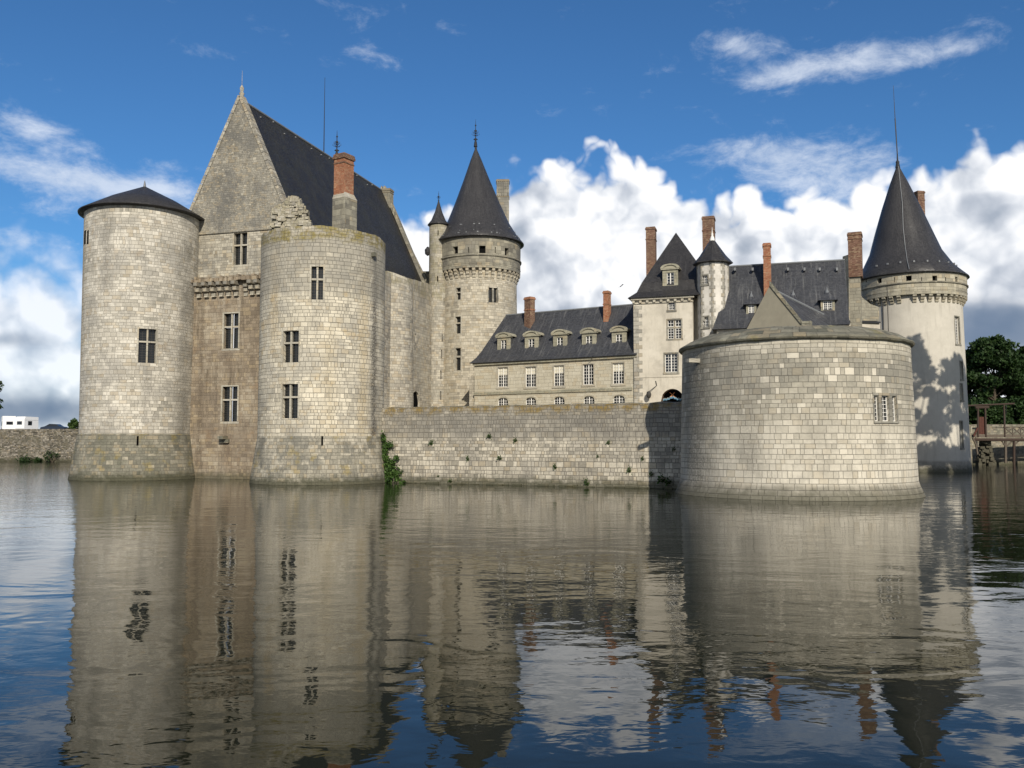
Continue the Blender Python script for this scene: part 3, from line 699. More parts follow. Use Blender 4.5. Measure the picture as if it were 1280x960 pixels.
# gable
mb = MB()
def gf(u, v, d=0): return up.f(u, v, d)
n = 16; zst = up.hit(300, 289)[1]
rows = [zst+(zr-zst)*i/n for i in range(n+1)]
def half(z, k): return k if z <= zbase else k*(1-(z-zbase)/(zr-zbase))
for a, b in zip(rows, rows[1:]):
    la, lb = ux0-half(a, KL), ux0-half(b, KL); ra, rb = ux0+half(a, KR), ux0+half(b, KR)
    mb.face([gf(la, a), gf(ra, a), gf(rb, b), gf(lb, b)], uvs=[(la, a), (ra, a), (rb, b), (lb, b)])
    mb.face([gf(ra, a, .6), gf(la, a, .6), gf(lb, b, .6), gf(rb, b, .6)])
mb.build('gable', M['t_gable'], r)
mb = MB()     # raked coping of the gable
for sgn, k in ((-1, KL), (1, KR)):
    m_ = 14
    for i in range(m_):
        a, b = i/m_, (i+1)/m_-.004
        za_, zb_ = zbase-.5+(zr-zbase+.5)*a, zbase-.5+(zr-zbase+.5)*b
        ua, ub = ux0+sgn*k*(1-(za_-zbase)/(zr-zbase)), ux0+sgn*k*(1-(zb_-zbase)/(zr-zbase)); o = sgn*.16; i_ = -sgn*.14
        P = [gf(ua+i_, za_, -.1), gf(ua+o, za_+.12, -.1), gf(ub+o, zb_+.12, -.1), gf(ub+i_, zb_, -.1)]; Q = [gf(ua+i_, za_, .75), gf(ua+o, za_+.12, .75), gf(ub+o, zb_+.12, .75), gf(ub+i_, zb_, .75)]
        if sgn < 0: P = [P[1], P[0], P[3], P[2]]; Q = [Q[1], Q[0], Q[3], Q[2]]
        mb.hexa(P+Q)
mb.box(K(KR+.25, .8, zbase-.75), .5, .9, .5, math.atan2(UD.y, UD.x))
mb.build('gable_coping', M['t_upper'], r)
# upper facade with window, string course
hu = up.rect(292, 309, 291, 331)
zlo = zc-.6
mb = MB(); wall(mb, up.f, [ux0-9, ux0-5, ux0, ux0+5, ux0+8], [zlo, (zlo+zst)/2, zst], [hu]); mb.build('upper_wall', M['t_upper'], r)
cross_window(r, up.f, hu, M['dressed'])
mb = MB(); mb.fbox(up.f, ux0-7.5, ux0+KR, zst-.08, zst+.14, -.14, .1); mb.build('string_course', M['t_gable'], r)
# lower facade
h1 = lo.rect(279.5, 298, 391.7, 435.5); h2 = lo.rect(277.5, 296.7, 483, 527); zpk = lo.hit(280, 543)[1]
mb = MB(); wall(mb, lo.f, [0, 3, 6, 9, 12, 15, 18], [zpk, 8, 12, 16, zc-.4], [h1, h2]); mb.build('front_wall', M['t_front'], r)
cross_window(r, lo.f, h1, M['dressed']); cross_window(r, lo.f, h2, M['dressed'])
pl = KP(-.5); mb = MB(); wall(mb, pl.f, [0, 6, 12, 18], [-1.5, 0, 2, zpk]); mb.face([pl.f(0, zpk), pl.f(18, zpk), pl.f(18, zpk+.1, .3), pl.f(0, zpk+.1, .3)]); mb.build('plinth', M['t_front'], r)
u_, z_ = lo.hit(283, 547); mb = MB(); mb.fbox(lo.f, u_-.3, u_+.3, z_-.15, z_+.15, -1.0, .1); mb.fbox(lo.f, u_-.5, u_+.5, z_-.5, z_-.15, -.5, .1); mb.build('spout', M['t_plinth'], r)
# broken corbel row under a crumbling brick string
mbc = MB(); zc0 = lo.hit(285, 372)[1]; zc1 = lo.hit(285, 352)[1]; kk = 3; hh = (zc1-zc0)/kk
for i in range(kk):
    p = .9*(i+1)/kk; zb_ = hh*i
    mbc.box((0, -p/2+.1, zb_+.1), .42, p+.2, hh*.68)
me = None
for i, px in enumerate([250.5, 260, 269, 278.5, 287.5, 297, 308, 317, 325]):
    u_, _ = lo.hit(px, 362); p = lo.f(u_, zc0)
    if me is None: o = mbc.build('corbel', M['t_upper']); me = o.data
    else: o = bpy.data.objects.new('corbel', me); COL.objects.link(o)
    if i == 6: o.scale = (1, .35, .8)
    o.parent = r; o.location = p-Vector(r['_o']); o.rotation_euler = (0, 0, math.atan2(UD.y, UD.x))
rs = random.Random(9); mb = MB()
u_ = lo.hit(243, 348)[0]
while u_ < lo.hit(331, 348)[0]:
    w_ = rs.uniform(.18, .5); mb.fbox(lo.f, u_, u_+w_, zc-.42+rs.uniform(-.05, .05), zc+rs.uniform(-.2, .2), -.45-rs.uniform(0, .35), .95); u_ += w_-.02*0+.003
mb.build('broken_ledge', M['t_front'], r)
# roof : ridge from the near to the far gable
LEN = 33.4
mb = MB(); zR = zr-.35; ev = 1.25
sl = (zr-zbase)/KR
nw = 12
for i in range(nw):
    a, b = .65+LEN*i/nw, .65+LEN*(i+1)/nw
    for sgn in (1, -1):
        Kk = KR if sgn > 0 else KL
        j = 8
        for q in range(j):
            t0, t1 = q/j, (q+1)/j; hwid = (Kk+ev)
            sag = lambda w, t: -.10*math.sin(math.pi*w/LEN)*(1-t) + mnoise.noise(Vector((w*.3, t*3, sgn)))*.06
            P = [K(ux0-9+0+sgn*hwid*(1-t0), a, zR-sl*hwid*(1-t0)+sag(a, t0)), K(ux0-9+sgn*hwid*(1-t0), b, zR-sl*hwid*(1-t0)+sag(b, t0)), K(ux0-9+sgn*hwid*(1-t1), b, zR-sl*hwid*(1-t1)+sag(b, t1)), K(ux0-9+sgn*hwid*(1-t1), a, zR-sl*hwid*(1-t1)+sag(a, t1))]
            L0 = math.hypot(hwid, sl*hwid); uvs = [(a, t0*L0), (b, t0*L0), (b, t1*L0), (a, t1*L0)]
            if sgn < 0: P.reverse(); uvs.reverse()
            mb.face(P, uvs=uvs, smooth=True)
c0 = ux0-9
roof = mb.build('roof', M['slate_k'], r)
mb = MB(); mb.tube(K(c0, .7, zR+.03), K(c0, .65+LEN, zR-.0), .13, n=8); rs = random.Random(3); hooks = []
for i in range(13):
    w_ = 1.5+i*2.44+rs.uniform(-.6, .6); t = rs.uniform(.02, .10); q = K(c0+KR*t, w_, zR-sl*KR*t+.02); hooks.append((q.x, q.y, q.z, .14, .14, .1, 0))
mb.build('ridge_lead', M['zinc'], r); bits(r, 'roof_hook', M['zinc'], hooks)
# wall carrying the roof eaves, behind the parapet walk
mb = MB(); e0 = K(c0+KR+.2, .65, 0); e1 = K(c0+KR+.2, LEN, 0); ep = Pln((e0.x, e0.y), (e1.x, e1.y)); wall(mb, ep.f, [0, 10, 20, ep.L], [18, 22, zbase-1.7]); mb.build('side_wall', M['t_east'], r)
# far gable with its coping and chimney
wf = .65+LEN
mb = MB()
for sgn, kq in ((1, KR), (-1, KL)):
    kq += 1.3; zz = zR-sl*kq
    P = [K(c0+sgn*kq, wf, zz), K(c0+sgn*(kq+.35), wf, zz+.1), K(c0+sgn*.2, wf, zR+.75), K(c0, wf, zR+.2)]; Q = [q+Vector((RD.x*.7, RD.y*.7, 0)) for q in P]
    if sgn < 0: P.reverse(); Q.reverse()
    mb.hexa(P+Q)
mb.face([K(c0+KR+1.5, wf+.6, 18), K(c0-KR-1.5, wf+.6, 18), K(c0-KR-1.5, wf+.6, zbase-2), K(c0, wf+.6, zR), K(c0+KR+1.5, wf+.6, zbase-2)])
mb.build('far_gable', M['t_para'], r)
pc = at(483.5, 237, 118); rzk = math.atan2(UD.y, UD.x)
chimney(r, (pc.x, pc.y), 1.45, 1.2, zR-2.5, pc.z, rzk, M['t_para'])
# brick chimney rising behind the ruined tower
Dc = 83.5; pc = at(431, 250, Dc); zbk = zat(194, Dc); zmid = zat(250, Dc)
rzc = rzk-.25
mb = MB(); mb.box((pc.x, pc.y, 17), 1.6, 1.7, zmid-17-.0, rzc)
ch = mb.build('chimney', M['t_para'], r); ch['label'] = 'tall orange brick chimney on a grey stone base'
mb = MB(); mb.box((pc.x-.12, pc.y, zmid+.3), 1.28, 1.38, zbk-zmid-.3, rzc); mb.build('brick_stack', M['brick'], ch)
mb = MB()
ca, sa = math.cos(rzc), math.sin(rzc)
def bxp(dx, dy, z): return Vector((pc.x+dx*ca-dy*sa, pc.y+dx*sa+dy*ca, z))
mb.hexa([bxp(-.8, -.87, zmid), bxp(.82, -.87, zmid), bxp(.52, -.7, zmid+.6), bxp(-.76, -.7, zmid+.6), bxp(-.8, .87, zmid), bxp(.82, .87, zmid), bxp(.52, .7, zmid+.6), bxp(-.76, .7, zmid+.6)])
mb.build('chimney_shoulder', M['dressed'], ch)
mb = MB(); mb.box((pc.x-.12, pc.y, zbk-1.0), 1.38, 1.48, .12, rzc); mb.build('chimney_band', M['brick_d'], ch)
mb = MB(); mb.box((pc.x-.12, pc.y, zbk-.52), 1.5, 1.6, .25, rzc); mb.box((pc.x-.12, pc.y, zbk-.268), 1.42, 1.52, .2, rzc); mb.build('chimney_cap', M['brick_d'], ch)
# spikes and rods
p = K(c0, 0.9, 0); finial_z = zr
mb = MB(); mb.lathe((up.f(ux0, 0, .3).x, up.f(ux0, 0, .3).y), [(.3, zr-.5), (.2, zr+.2), (.28, zr+.35), (.14, zr+.5), (.22, zr+.9), (.05, zr+1.2)], 10); q = up.f(ux0, 0, .3); mb.tube((q.x, q.y, zr+1.1), (q.x, q.y, zr+2.7), .03, .015, 6); mb.build('finial', M['t_upper'], r)
# lightning rod standing on the ridge at px 406
best = None
for i in range(200):
    w_ = LEN*i/200; P = K(c0, w_, zR); s_ = (P.x*1.0)/P.y
    d_ = abs(math.atan2(P.x, P.y)-math.atan2(ray(405, 197).x, ray(405, 197).y))
    if best is None or d_ < best[0]: best = (d_, P)
P = best[1]; mb = MB(); mb.tube(P, (P.x, P.y, zat(97, P.y)), .07, .025, 6); mb.build('lightning_rod', M['iron'], r)
P2 = at(421, 192, 84.8); mb = MB(); fo = finial(r, (P2.x, P2.y), P2.z-.2, zat(163, 84.8), 1.3)
mb.tube((P2.x, P2.y, P2.z-4), P2, .05, n=6); mb.build('finial_pole', M['iron'], r)
# long east wall with a half-round buttress turret
e0 = K(8.0, 6, 0); e1 = K(8.0, 32.2, 0); E = Pln((e0.x, e0.y), (e1.x, e1.y))
def ztop(u): return 22.2+(u/E.L)*1.6
hE = [E.rect(541, 543.8, 461.7, 480), E.rect(519, 520.5, 417, 428)]; hA = E.rect(515, 524.5, 489, 509); hE = [h_ for h_ in hE]
mb = MB()
def fe(u, v, d=0.0):
    p = E.f(u, v, d)
    if v > 21.9: p.z = ztop(u)+mnoise.noise(Vector((u*.8, 1, 1)))*.25+mnoise.noise(Vector((u*3, 1, 1)))*.08
    return p
wall(mb, fe, [E.L*i/40 for i in range(41)], [4, 8, 12, 16, 20, 22.0], hE+[(*hA, .25)])
q = [E.L*i/40 for i in range(41)]
for a, b in zip(q, q[1:]): mb.face([fe(a, 22), fe(b, 22), fe(b, 22)+Vector((-UD.x*1.2, -UD.y*1.2, .05)), fe(a, 22)+Vector((-UD.x*1.2, -UD.y*1.2, .05))])
mb.face([E.f(E.L, 4), E.f(E.L, 4, 1.2), E.f(E.L, 23.8, 1.2), E.f(E.L, 23.8)])
mb.build('east_wall', M['t_east'], r)
for h_ in hE: slit(r, E.f, h_)
um = (hA[0]+hA[1])/2; mb = MB()
for k in range(8):
    a = hA[0]+(hA[1]-hA[0])*k/8; b = hA[0]+(hA[1]-hA[0])*(k+1)/8; W2 = (hA[1]-hA[0])/2; rise = W2*1.0
    z_a = hA[3]-rise+rise*math.sqrt(max(0, 1-((a-um)/W2)**2)); z_b = hA[3]-rise+rise*math.sqrt(max(0, 1-((b-um)/W2)**2))
    P = [E.f(a, z_a, .003), E.f(b, z_b, .003), E.f(b, hA[3]+.02, .003), E.f(a, hA[3]+.02, .003)]; mb.face(P); mb.face([E.f(a, z_a, .4), E.f(b, z_b, .4), P[1], P[0]])
mb.fbox(E.f, hA[0], hA[1], hA[2], hA[3], .24, .4, mi=1); mb.build('doorway', [M['t_east'], M['void']], r)
# bulge
p = E.f(E.hit(500, 430)[0], 0, .6); az_r = math.atan2(ray(515.5, 430).x, ray(515.5, 430).y)
Rbg = 2.6; dd = math.hypot(p.x, p.y); 
a_c = az_r-math.asin(Rbg/dd); cB = (dd*math.sin(a_c), dd*math.cos(a_c)); print('bulge', cB)
B = Cyl(cB[0], cB[1], [(Rbg+.25, 4), (Rbg, 22.3)])
mb = MB()
def fbg(u, v, d=0.0):
    p = B.f(u, v, d)
    if v > 22.2: p.z = zat(342, cB[1]-1) - .25*max(0, u) + mnoise.noise(Vector((u*.9, 2, 1)))*.2
    return p
wall(mb, fbg, B.us(40), [4, 10, 16, 20, 22.3], (), smooth=True)
mb.face([fbg(u, 22.3) for u in B.us(40)[:-1]]); mb.build('buttress', M['t_east'], r)
# little wall stub between roof and stair turret
p0, p1 = at(527, 350, 117), at(540, 350, 117); sp = Pln((p0.x, p0.y), (p1.x, p1.y)); mb = MB(); mb.fbox(sp.f, -.4, sp.L+1, 18, zat(339, 117), 0, 1); mb.build('wall_stub', M['coping'], r)

# ================================================================== TALL CONE TOWER (behind)
Y4 = 115.0
X4, R4 = cyl(551, 645.5, 372, Y4); Rp = cyl(547.5, 652.5, 330, Y4)[1]; Re4 = cyl(543.0, 656, 308, Y4)[1]
print('T4', X4, R4, Rp, Re4)
z_ev = zat(307, Y4); z_rg = (zat(318, Y4-Rp)+zat(330, Y4))/2; z_pb = (zat(333, Y4-Rp)+zat(345, Y4))/2; z_cb = (zat(347, Y4-R4)+zat(356, Y4))/2
r = thing('round_tower', (X4, Y4, 0), 'stone round tower with steep dark cone roof, behind the low dormered house', 'tower')
T4 = Cyl(X4, Y4, [(R4+.3, 4), (R4, z_cb+2)])
cw4 = [T4.rect(570, 576, 359.6, 374.6), T4.rect(569, 576, 395.6, 417), T4.rect(569, 576, 435, 463)]; hw4 = T4.rect(611, 622, 359.6, 378)
mb = MB(); wall(mb, T4.f, T4.us(80), [4, 8, 12, 16, 20, z_cb, z_pb+.9], cw4+[hw4], smooth=True); mb.build('wall', M['t_far'], r)
for h_ in cw4:
    mbw = MB(); surround(mbw, T4.f, h_, .14, .03, False); w = mbw.build('window', M['dressed'], r)
    p = MB(); p.fbox(T4.f, h_[0]+.004, h_[1]-.004, h_[2]+(h_[3]-h_[2])*.58, h_[2]+(h_[3]-h_[2])*.66, .1, .3); p.build('transom', M['dressed'], w)
    p = MB(); p.fbox(T4.f, h_[0]+.004, h_[1]-.004, h_[2]+.004, h_[3]-.004, .42, .46); p.build('pane', M['glass'], w)
cross_window(r, T4.f, hw4, M['quoin'], mull=.25, tr=0)
Pp = Cyl(X4, Y4, [(Rp-.04, z_pb), (Rp, z_ev)])
hp4 = [Pp.rect(566, 572.5, 308, 317), Pp.rect(599, 607, 307, 316.5), Pp.rect(631, 636, 310, 319.5)]; sp4 = [Pp.rect(585, 586.2, 309, 316), Pp.rect(618.6, 619.8, 309, 316)]
mb = MB(); wall(mb, Pp.f, Pp.us(80), [z_pb, z_rg, z_ev+.1], hp4+sp4, smooth=True)
mb.lathe((X4, Y4), [(R4-.3, z_pb+.55), (Rp, z_pb+.5)], 64)
mb.lathe((X4, Y4), [(Rp-.45, z_pb+.5), (Rp-.45, z_pb), (Rp-.04, z_pb)], 64, smooth=False); mb.build('parapet', M['t_para'], r)
mb = MB(); mb.lathe((X4, Y4), [(Rp-.1, z_rg-.12), (Rp+.12, z_rg-.05), (Rp+.12, z_rg+.1), (Rp-.1, z_rg+.16)], 80); mb.build('string_course', M['t_para'], r)
for h_ in hp4+sp4: slit(r, Pp.f, h_)
corbels(r, X4, Y4, R4-.02, Rp-R4-.04, z_cb, z_pb-.02, 40, M['t_far'], .40)
z_ap = zat(178, Y4)
xs = at(594.5, 178, Y4).x-X4
sh = lambda z: (xs*max(0, (z-z_ev))/(z_ap-z_ev), 0)
hgt = z_ap-z_ev
mb = MB(); mb.lathe((X4, Y4), [(Rp-.1, z_ev-.05), (Re4, z_ev-.02), (Re4+.02, z_ev+.1), (Re4*.86, z_ev+hgt*.085), (Re4*.70, z_ev+hgt*.20), (Re4*.50, z_ev+hgt*.40), (Re4*.30, z_ev+hgt*.62), (Re4*.12, z_ev+hgt*.83), (.16, z_ev+hgt*.93), (.1, z_ap)], 72, shear=sh)
mb.build('roof', M['slate_c'], r)
rs = random.Random(12); hooks = []
for k in range(46):
    t = -1.6+3.2*rs.random(); q = rs.choice((.03, .03, .055, .12)); rr = Re4*(1-q*1.65); s_ = rs.uniform(.06, .13); hooks.append((X4+rr*math.sin(t), Y4-rr*math.cos(t), z_ev+hgt*q+.03, s_*1.5, s_, s_*1.1, t))
bits(r, 'roof_hook', M['zinc'], hooks)
finial(r, (X4+xs, Y4), z_ap-.3, zat(149, Y4), 1.6)
pc = at(628.5, 250, 118.5); ch = chimney(r, (pc.x, pc.y), 1.7, 1.5, zat(305, 118.5), zat(226, 118.5), 0, M['quoin'], band=.72)
mb = MB()
for k in range(6): mb.box((pc.x-.72+k*.288, pc.y-.78, zat(246, 118.5)), .14, .1, zat(229, 118.5)-zat(246, 118.5))
mb.build('chimney_ribs', M['quoin'], ch)

# stair turret beside it
Y5 = 113.0
X5, R5 = cyl(536.5, 559.5, 300, Y5)
r = thing('stair_turret', (X5, Y5, 0), 'slim round stair turret with a tiny black cone roof, left of the tall cone tower', 'turret')
T5 = Cyl(X5, Y5, [(R5*1.05, 4), (R5, zat(283, Y5))])
s5 = [T5.rect(547, 548.2, 288, 294)]+[T5.rect(a-.7, a+.7, b, c) for a, b, c in ((555, 373, 382), (553, 418, 427), (552, 437, 448), (551, 463, 474), (551, 489, 500), (547, 345, 352))]
mb = MB(); wall(mb, T5.f, T5.us(36), [4, 10, 16, 22, 28, zat(283, Y5)], s5, smooth=True); mb.build('wall', M['t_east'], r)
for h_ in s5: slit(r, T5.f, h_, .35)
zt5 = zat(282, Y5); zz5 = zat(251, Y5)
mb = MB(); mb.lathe((X5, Y5), [(R5-.1, zt5-.1), (R5+.22, zt5), (R5+.22, zt5+.08), (R5*.8, zt5+(zz5-zt5)*.2), (R5*.4, zt5+(zz5-zt5)*.55), (.06, zz5)], 32); mb.build('roof', M['slate_c'], r)
finial(r, (X5, Y5), zz5-.2, zat(239, Y5), .8, rod=.035)
mb = MB(); q = T5.f(-R5*1.35, zat(315, Y5), -.2); mb.lathe((q.x, q.y), [(.05, q.z-.6), (.35, q.z-.35), (.4, q.z+.2), (.1, q.z+.6)], 12); mb.build('latrine_corbel', M['slate_c'], r)

# ================================================================== LOW DORMERED HOUSE
def slope_roof(par, pl, u0, u1, ze_, zr_, hd, mat, oh=.45, flare=.9, hipL=0, hipR=0, name='roof', nseg=10, back=True):
    # profile across: eave (d=-oh) , flare, ridge at d=hd
    prof = [(-oh, ze_), (flare*.45, ze_+(flare*.45+oh)*.75), (flare*1.3, ze_+(zr_-ze_)*.24), (hd, zr_)]
    mb = MB(); L = [0]
    for a, b in zip(prof, prof[1:]): L.append(L[-1]+math.hypot(b[0]-a[0], b[1]-a[1]))
    H_ = zr_-ze_
    def ends(k):
        t = (prof[k][0]+oh)/(hd+oh); return u0-(oh if hipL else 0)+hipL*t+(oh*t if hipL else 0), u1+(oh if hipR else 0)-hipR*t-(oh*t if hipR else 0)
    for k in range(3):
        a0, a1 = ends(k); b0, b1 = ends(k+1)
        for i in range(nseg):
            s0, s1 = i/nseg, (i+1)/nseg
            q = lambda e0, e1, s: e0+(e1-e0)*s
            P = [(q(a0, a1, s0), k), (q(a0, a1, s1), k), (q(b0, b1, s1), k+1), (q(b0, b1, s0), k+1)]
            mb.face([pl.f(u, prof[j][1], prof[j][0]) for u, j in P], uvs=[(u, L[j]) for u, j in P])
            mb.face([pl.f(u, prof[j][1], 2*hd-prof[j][0]) for u, j in reversed(P)], uvs=[(u, L[j]) for u, j in reversed(P)])
        for e, rev in ((0, True), (1, False)):
            ua = ends(k)[e]; ub = ends(k+1)[e]
            P = [pl.f(ua, prof[k][1], prof[k][0]), pl.f(ua, prof[k][1], 2*hd-prof[k][0]), pl.f(ub, prof[k+1][1], 2*hd-prof[k+1][0]), pl.f(ub, prof[k+1][1], prof[k+1][0])]
            if rev: P.reverse()
            mb.face(P)
    # soffit
    mb.face([pl.f(ends(0)[0], ze_-.02, -oh), pl.f(ends(0)[0], ze_-.02, .2), pl.f(ends(0)[1], ze_-.02, .2), pl.f(ends(0)[1], ze_-.02, -oh)])
    o = mb.build(name, mat, par)
    m2 = MB(); m2.tube(pl.f(ends(3)[0], zr_+.02, hd), pl.f(ends(3)[1], zr_+.02, hd), .1, n=8); m2.build('ridge', M['zinc'], o)
    return o, prof
def roof_d(prof, z):   # depth of the roof surface at height z
    for (d0, z0), (d1, z1) in zip(prof, prof[1:]):
        if z <= z1: return d0+(d1-d0)*(z-z0)/(z1-z0)
    return prof[-1][0]
def house_box(par, pl, u0, u1, z0, z1, dep, holes, mat, name='wall', step=3.0):
    mb = MB(); nu = max(2, int((u1-u0)/step)); us = [u0+(u1-u0)*i/nu for i in range(nu+1)]; nv = max(2, int((z1-z0)/step)); vs = [z0+(z1-z0)*i/nv for i in range(nv+1)]
    wall(mb, pl.f, us, vs, holes, depth=.24)
    mb.face([pl.f(u1, z0, 0), pl.f(u1, z0, dep), pl.f(u1, z1, dep), pl.f(u1, z1, 0)]); mb.face([pl.f(u0, z0, dep), pl.f(u0, z0, 0), pl.f(u0, z1, 0), pl.f(u0, z1, dep)]); mb.face([pl.f(u1, z0, dep), pl.f(u0, z0, dep), pl.f(u0, z1, dep), pl.f(u1, z1, dep)])
    return mb.build(name, mat, par)
def stone_dormer(par, pl, h, prof, mst, face_d, uL, uR, zb, zt, ped='round'):
    """stone dormer standing on the roof; h is its window rect in the plane at depth face_d"""
    f = lambda u, v, d=0.0: pl.f(u, v, d+face_d)
    mb = MB(); wall(mb, f, [uL, uR], [zb, zt], [h], depth=.2)
    dd = max(.3, roof_d(prof, zt)-face_d+.3)
    mb.face([f(uR, zb, .22), f(uR, zb, dd), f(uR, zt, dd), f(uR, zt, .22)], mi=1); mb.face([f(uL, zb, dd), f(uL, zb, .22), f(uL, zt, .22), f(uL, zt, dd)], mi=1)
    mb.face([f(uR, zb), f(uR, zb, .22), f(uR, zt, .22), f(uR, zt)]); mb.face([f(uL, zb, .22), f(uL, zb), f(uL, zt), f(uL, zt, .22)])
    d = mb.build('dormer', [mst, M['slate_w']], par)
    sash_window(d, f, h, 2, 4, mst, .16, .06, .03, .09, sur=False)
    m2 = MB(); um = (uL+uR)/2; W2 = (uR-uL)/2+.16
    m2.fbox(f, um-W2, um+W2, zt, zt+.14, -.16, .3)
    n = 10; R0, h0 = W2, .48
    for k in range(n):
        t0, t1 = math.pi*(1-k/n), math.pi*(1-(k+1)/n)
        q = lambda t, rr, d_: f(um+math.cos(t)*R0*rr, zt+.142+math.sin(t)*h0*rr, d_)
        if ped == 'round':
            m2.hexa([q(t0, .72, -.18), q(t1, .72, -.18), q(t1, 1.06, -.18), q(t0, 1.06, -.18)]+[q(t0, .72, dd), q(t1, .72, dd), q(t1, 1.06, dd), q(t0, 1.06, dd)])
            m2.face([q(t0, 0, -.06), q(t1, 0, -.06), q(t1, .73, -.06), q(t0, .73, -.06)])
    m2.build('pediment', mst, d); return d
def hip_dormer(par, pl, h, prof, face_d, uL, uR, zb, zt, zap):
    f = lambda u, v, d=0.0: pl.f(u, v, d+face_d)
    mb = MB(); wall(mb, f, [uL, uR], [zb, zt], [h], depth=.2); dd = max(.3, roof_d(prof, zt)-face_d+.3)
    mb.face([f(uR, zb), f(uR, zb, dd), f(uR, zt, dd), f(uR, zt)]); mb.face([f(uL, zb, dd), f(uL, zb), f(uL, zt), f(uL, zt, dd)])
    d = mb.build('dormer', M['dormer_st'], par); sash_window(d, f, h, 4, 4, M['dormer_st'], .14, .07, .03, .08, sur=False)
    m2 = MB(); um = (uL+uR)/2; o = .3; A = f(um, zap, .9); Bk = f(um, zap, max(1.2, roof_d(prof, zap)-face_d+.4)); e = [f(uL-o, zt-.05, -o), f(uR+o, zt-.05, -o), f(uR+o, zt-.05, dd+.6), f(uL-o, zt-.05, dd+.6)]
    m2.face([e[0], e[1], A]); m2.face([e[1], e[2], Bk, A]); m2.face([e[3], e[0], A, Bk]); m2.face([e[3], e[2], e[1], e[0]])
    m2.build('dormer_roof', M['slate_w'], d)
    m3 = MB(); p = f(um, zap, .9); m3.lathe((p.x, p.y), [(.25, p.z-.28), (.16, p.z+.0), (.06, p.z+.16), (.02, p.z+.42)], 8); m3.build('dormer_finial', M['zinc'], d)
    return d

A_ = at(593, 470, 103.5); B_ = at(797, 470, 93.2); LH = Pln((A_.x, A_.y), (B_.x, B_.y))
r = thing('long_house', (A_.x, A_.y, 5.6), 'low cream stone house with five dormers in its slate roof, behind the moat wall', 'house')
ze = LH.hit(693, 449)[1]; zr_ = zat(389, 103.3); zs_ = LH.hit(693, 489.5)[1]
xs_ = [(622, 634.8, 459, 483.8), (656.5, 670, 458.3, 483.8), (692, 705, 456.6, 482.8), (728.5, 742, 455, 481), (765.6, 780, 453.5, 480)]
up_h = [LH.rect(*q) for q in xs_]; lo_h = [LH.rect(a, b, y, y+15) for a, b, y in ((622, 635, 497), (656.7, 670, 496.6), (692, 705.6, 495.8), (729, 743, 495), (766, 781, 494))]
print('LH', LH.L, ze, zr_, zs_, up_h[0])
house_box(r, LH, 0, LH.L, 4.5, ze, 9, up_h+lo_h, M['lh_wall'])
for i, h_ in enumerate(up_h): sash_window(r, LH.f, h_, 4, 6, M['dressed'], blind=(.4, .38, .38, 0, .4)[i])
for h_ in lo_h: sash_window(r, LH.f, h_, 4, 4, M['lh_wall'], arch=.3, sur=False)
mb = MB(); mb.fbox(LH.f, -.02, LH.L-.6, zs_-.12, zs_+.1, -.14, .05); mb.fbox(LH.f, -.02, LH.L-.6, zs_+.1, zs_+.2, -.08, .05); mb.build('string_course', M['dormer_st'], r)
mb = MB(); mb.fbox(LH.f, -.1, LH.L, ze-.28, ze-.03, -.25, .05); mb.build('eaves_cornice', M['dormer_st'], r)
o, prof = slope_roof(r, LH, 0, LH.L, ze, zr_, 4.6, M['slate_w'], hipL=1.6, name='roof', nseg=14)
for (a, b, y0, y1) in ((626, 633, 425, 439.5), (660.5, 668, 423.5, 438), (696, 703.5, 421.7, 436.3), (732.3, 740, 419.8, 434.5), (769.8, 777.5, 417.8, 432.8)):
    fd = 1.25
    h_ = LH.rect(a, b, y0, y1, fd); stone_dormer(r, LH, h_, prof, M['dormer_st'], fd, h_[0]-.48, h_[1]+.48, h_[2]-.5, h_[3]+.28)
for (a, b, yt, yb) in ((656, 668, 371.6, 404), (755, 762.5, 364, 399)):
    u_, z_ = LH.hit((a+b)/2, yt, 3.6); p = LH.f(u_, 0, 3.6); ch = chimney(r, (p.x, p.y), 1.0 if b-a > 9 else .60, .8, z_-4.2, z_, math.atan2(LH.u.y, LH.u.x)+(-.3 if b-a > 9 else 0), M['brick_d'] if b-a > 9 else M['brick'], cap=M['brick'], band=.62)
mb = MB(); mb.fbox(LH.f, -.9, -.2, 4.5, LH.hit(590, 470)[1], .3, 3); mb.build('side_annex', M['t_far'], r)

# ================================================================== GATE PAVILION
A_ = at(792.5, 440, 93.2); D2 = 93.2-(at(866, 440, 91).x-A_.x)*.33; B_ = at(866.5, 440, D2); TH = Pln((A_.x, A_.y), (B_.x, B_.y))
r = thing('gate_pavilion', (A_.x, A_.y, 5.6), 'tall cream rendered gate pavilion with a steep pyramid slate roof and one dormer', 'building')
ze = TH.hit(838, 371)[1]; zA = zat(291, 98)
hT = [TH.rect(835.5, 843.6, 376.5, 387.5), TH.rect(834.6, 851.7, 399.6, 423.3), TH.rect(831, 847, 441.9, 465.3)]; hG = TH.rect(826, 856, 486, 512)
print('TH', TH.L, ze, zA, hT, hG)
house_box(r, TH, 0, TH.L, 4.5, ze, 13, hT+[(*hG, 1.6)], M['plaster'])
sash_window(r, TH.f, hT[0], 3, 3, M['quoin'], mid=0); 
w = cross_window(r, TH.f, hT[1], M['quoin'], tr=.60, mull=.16, bar=False)
um = (hT[1][0]+hT[1][1])/2
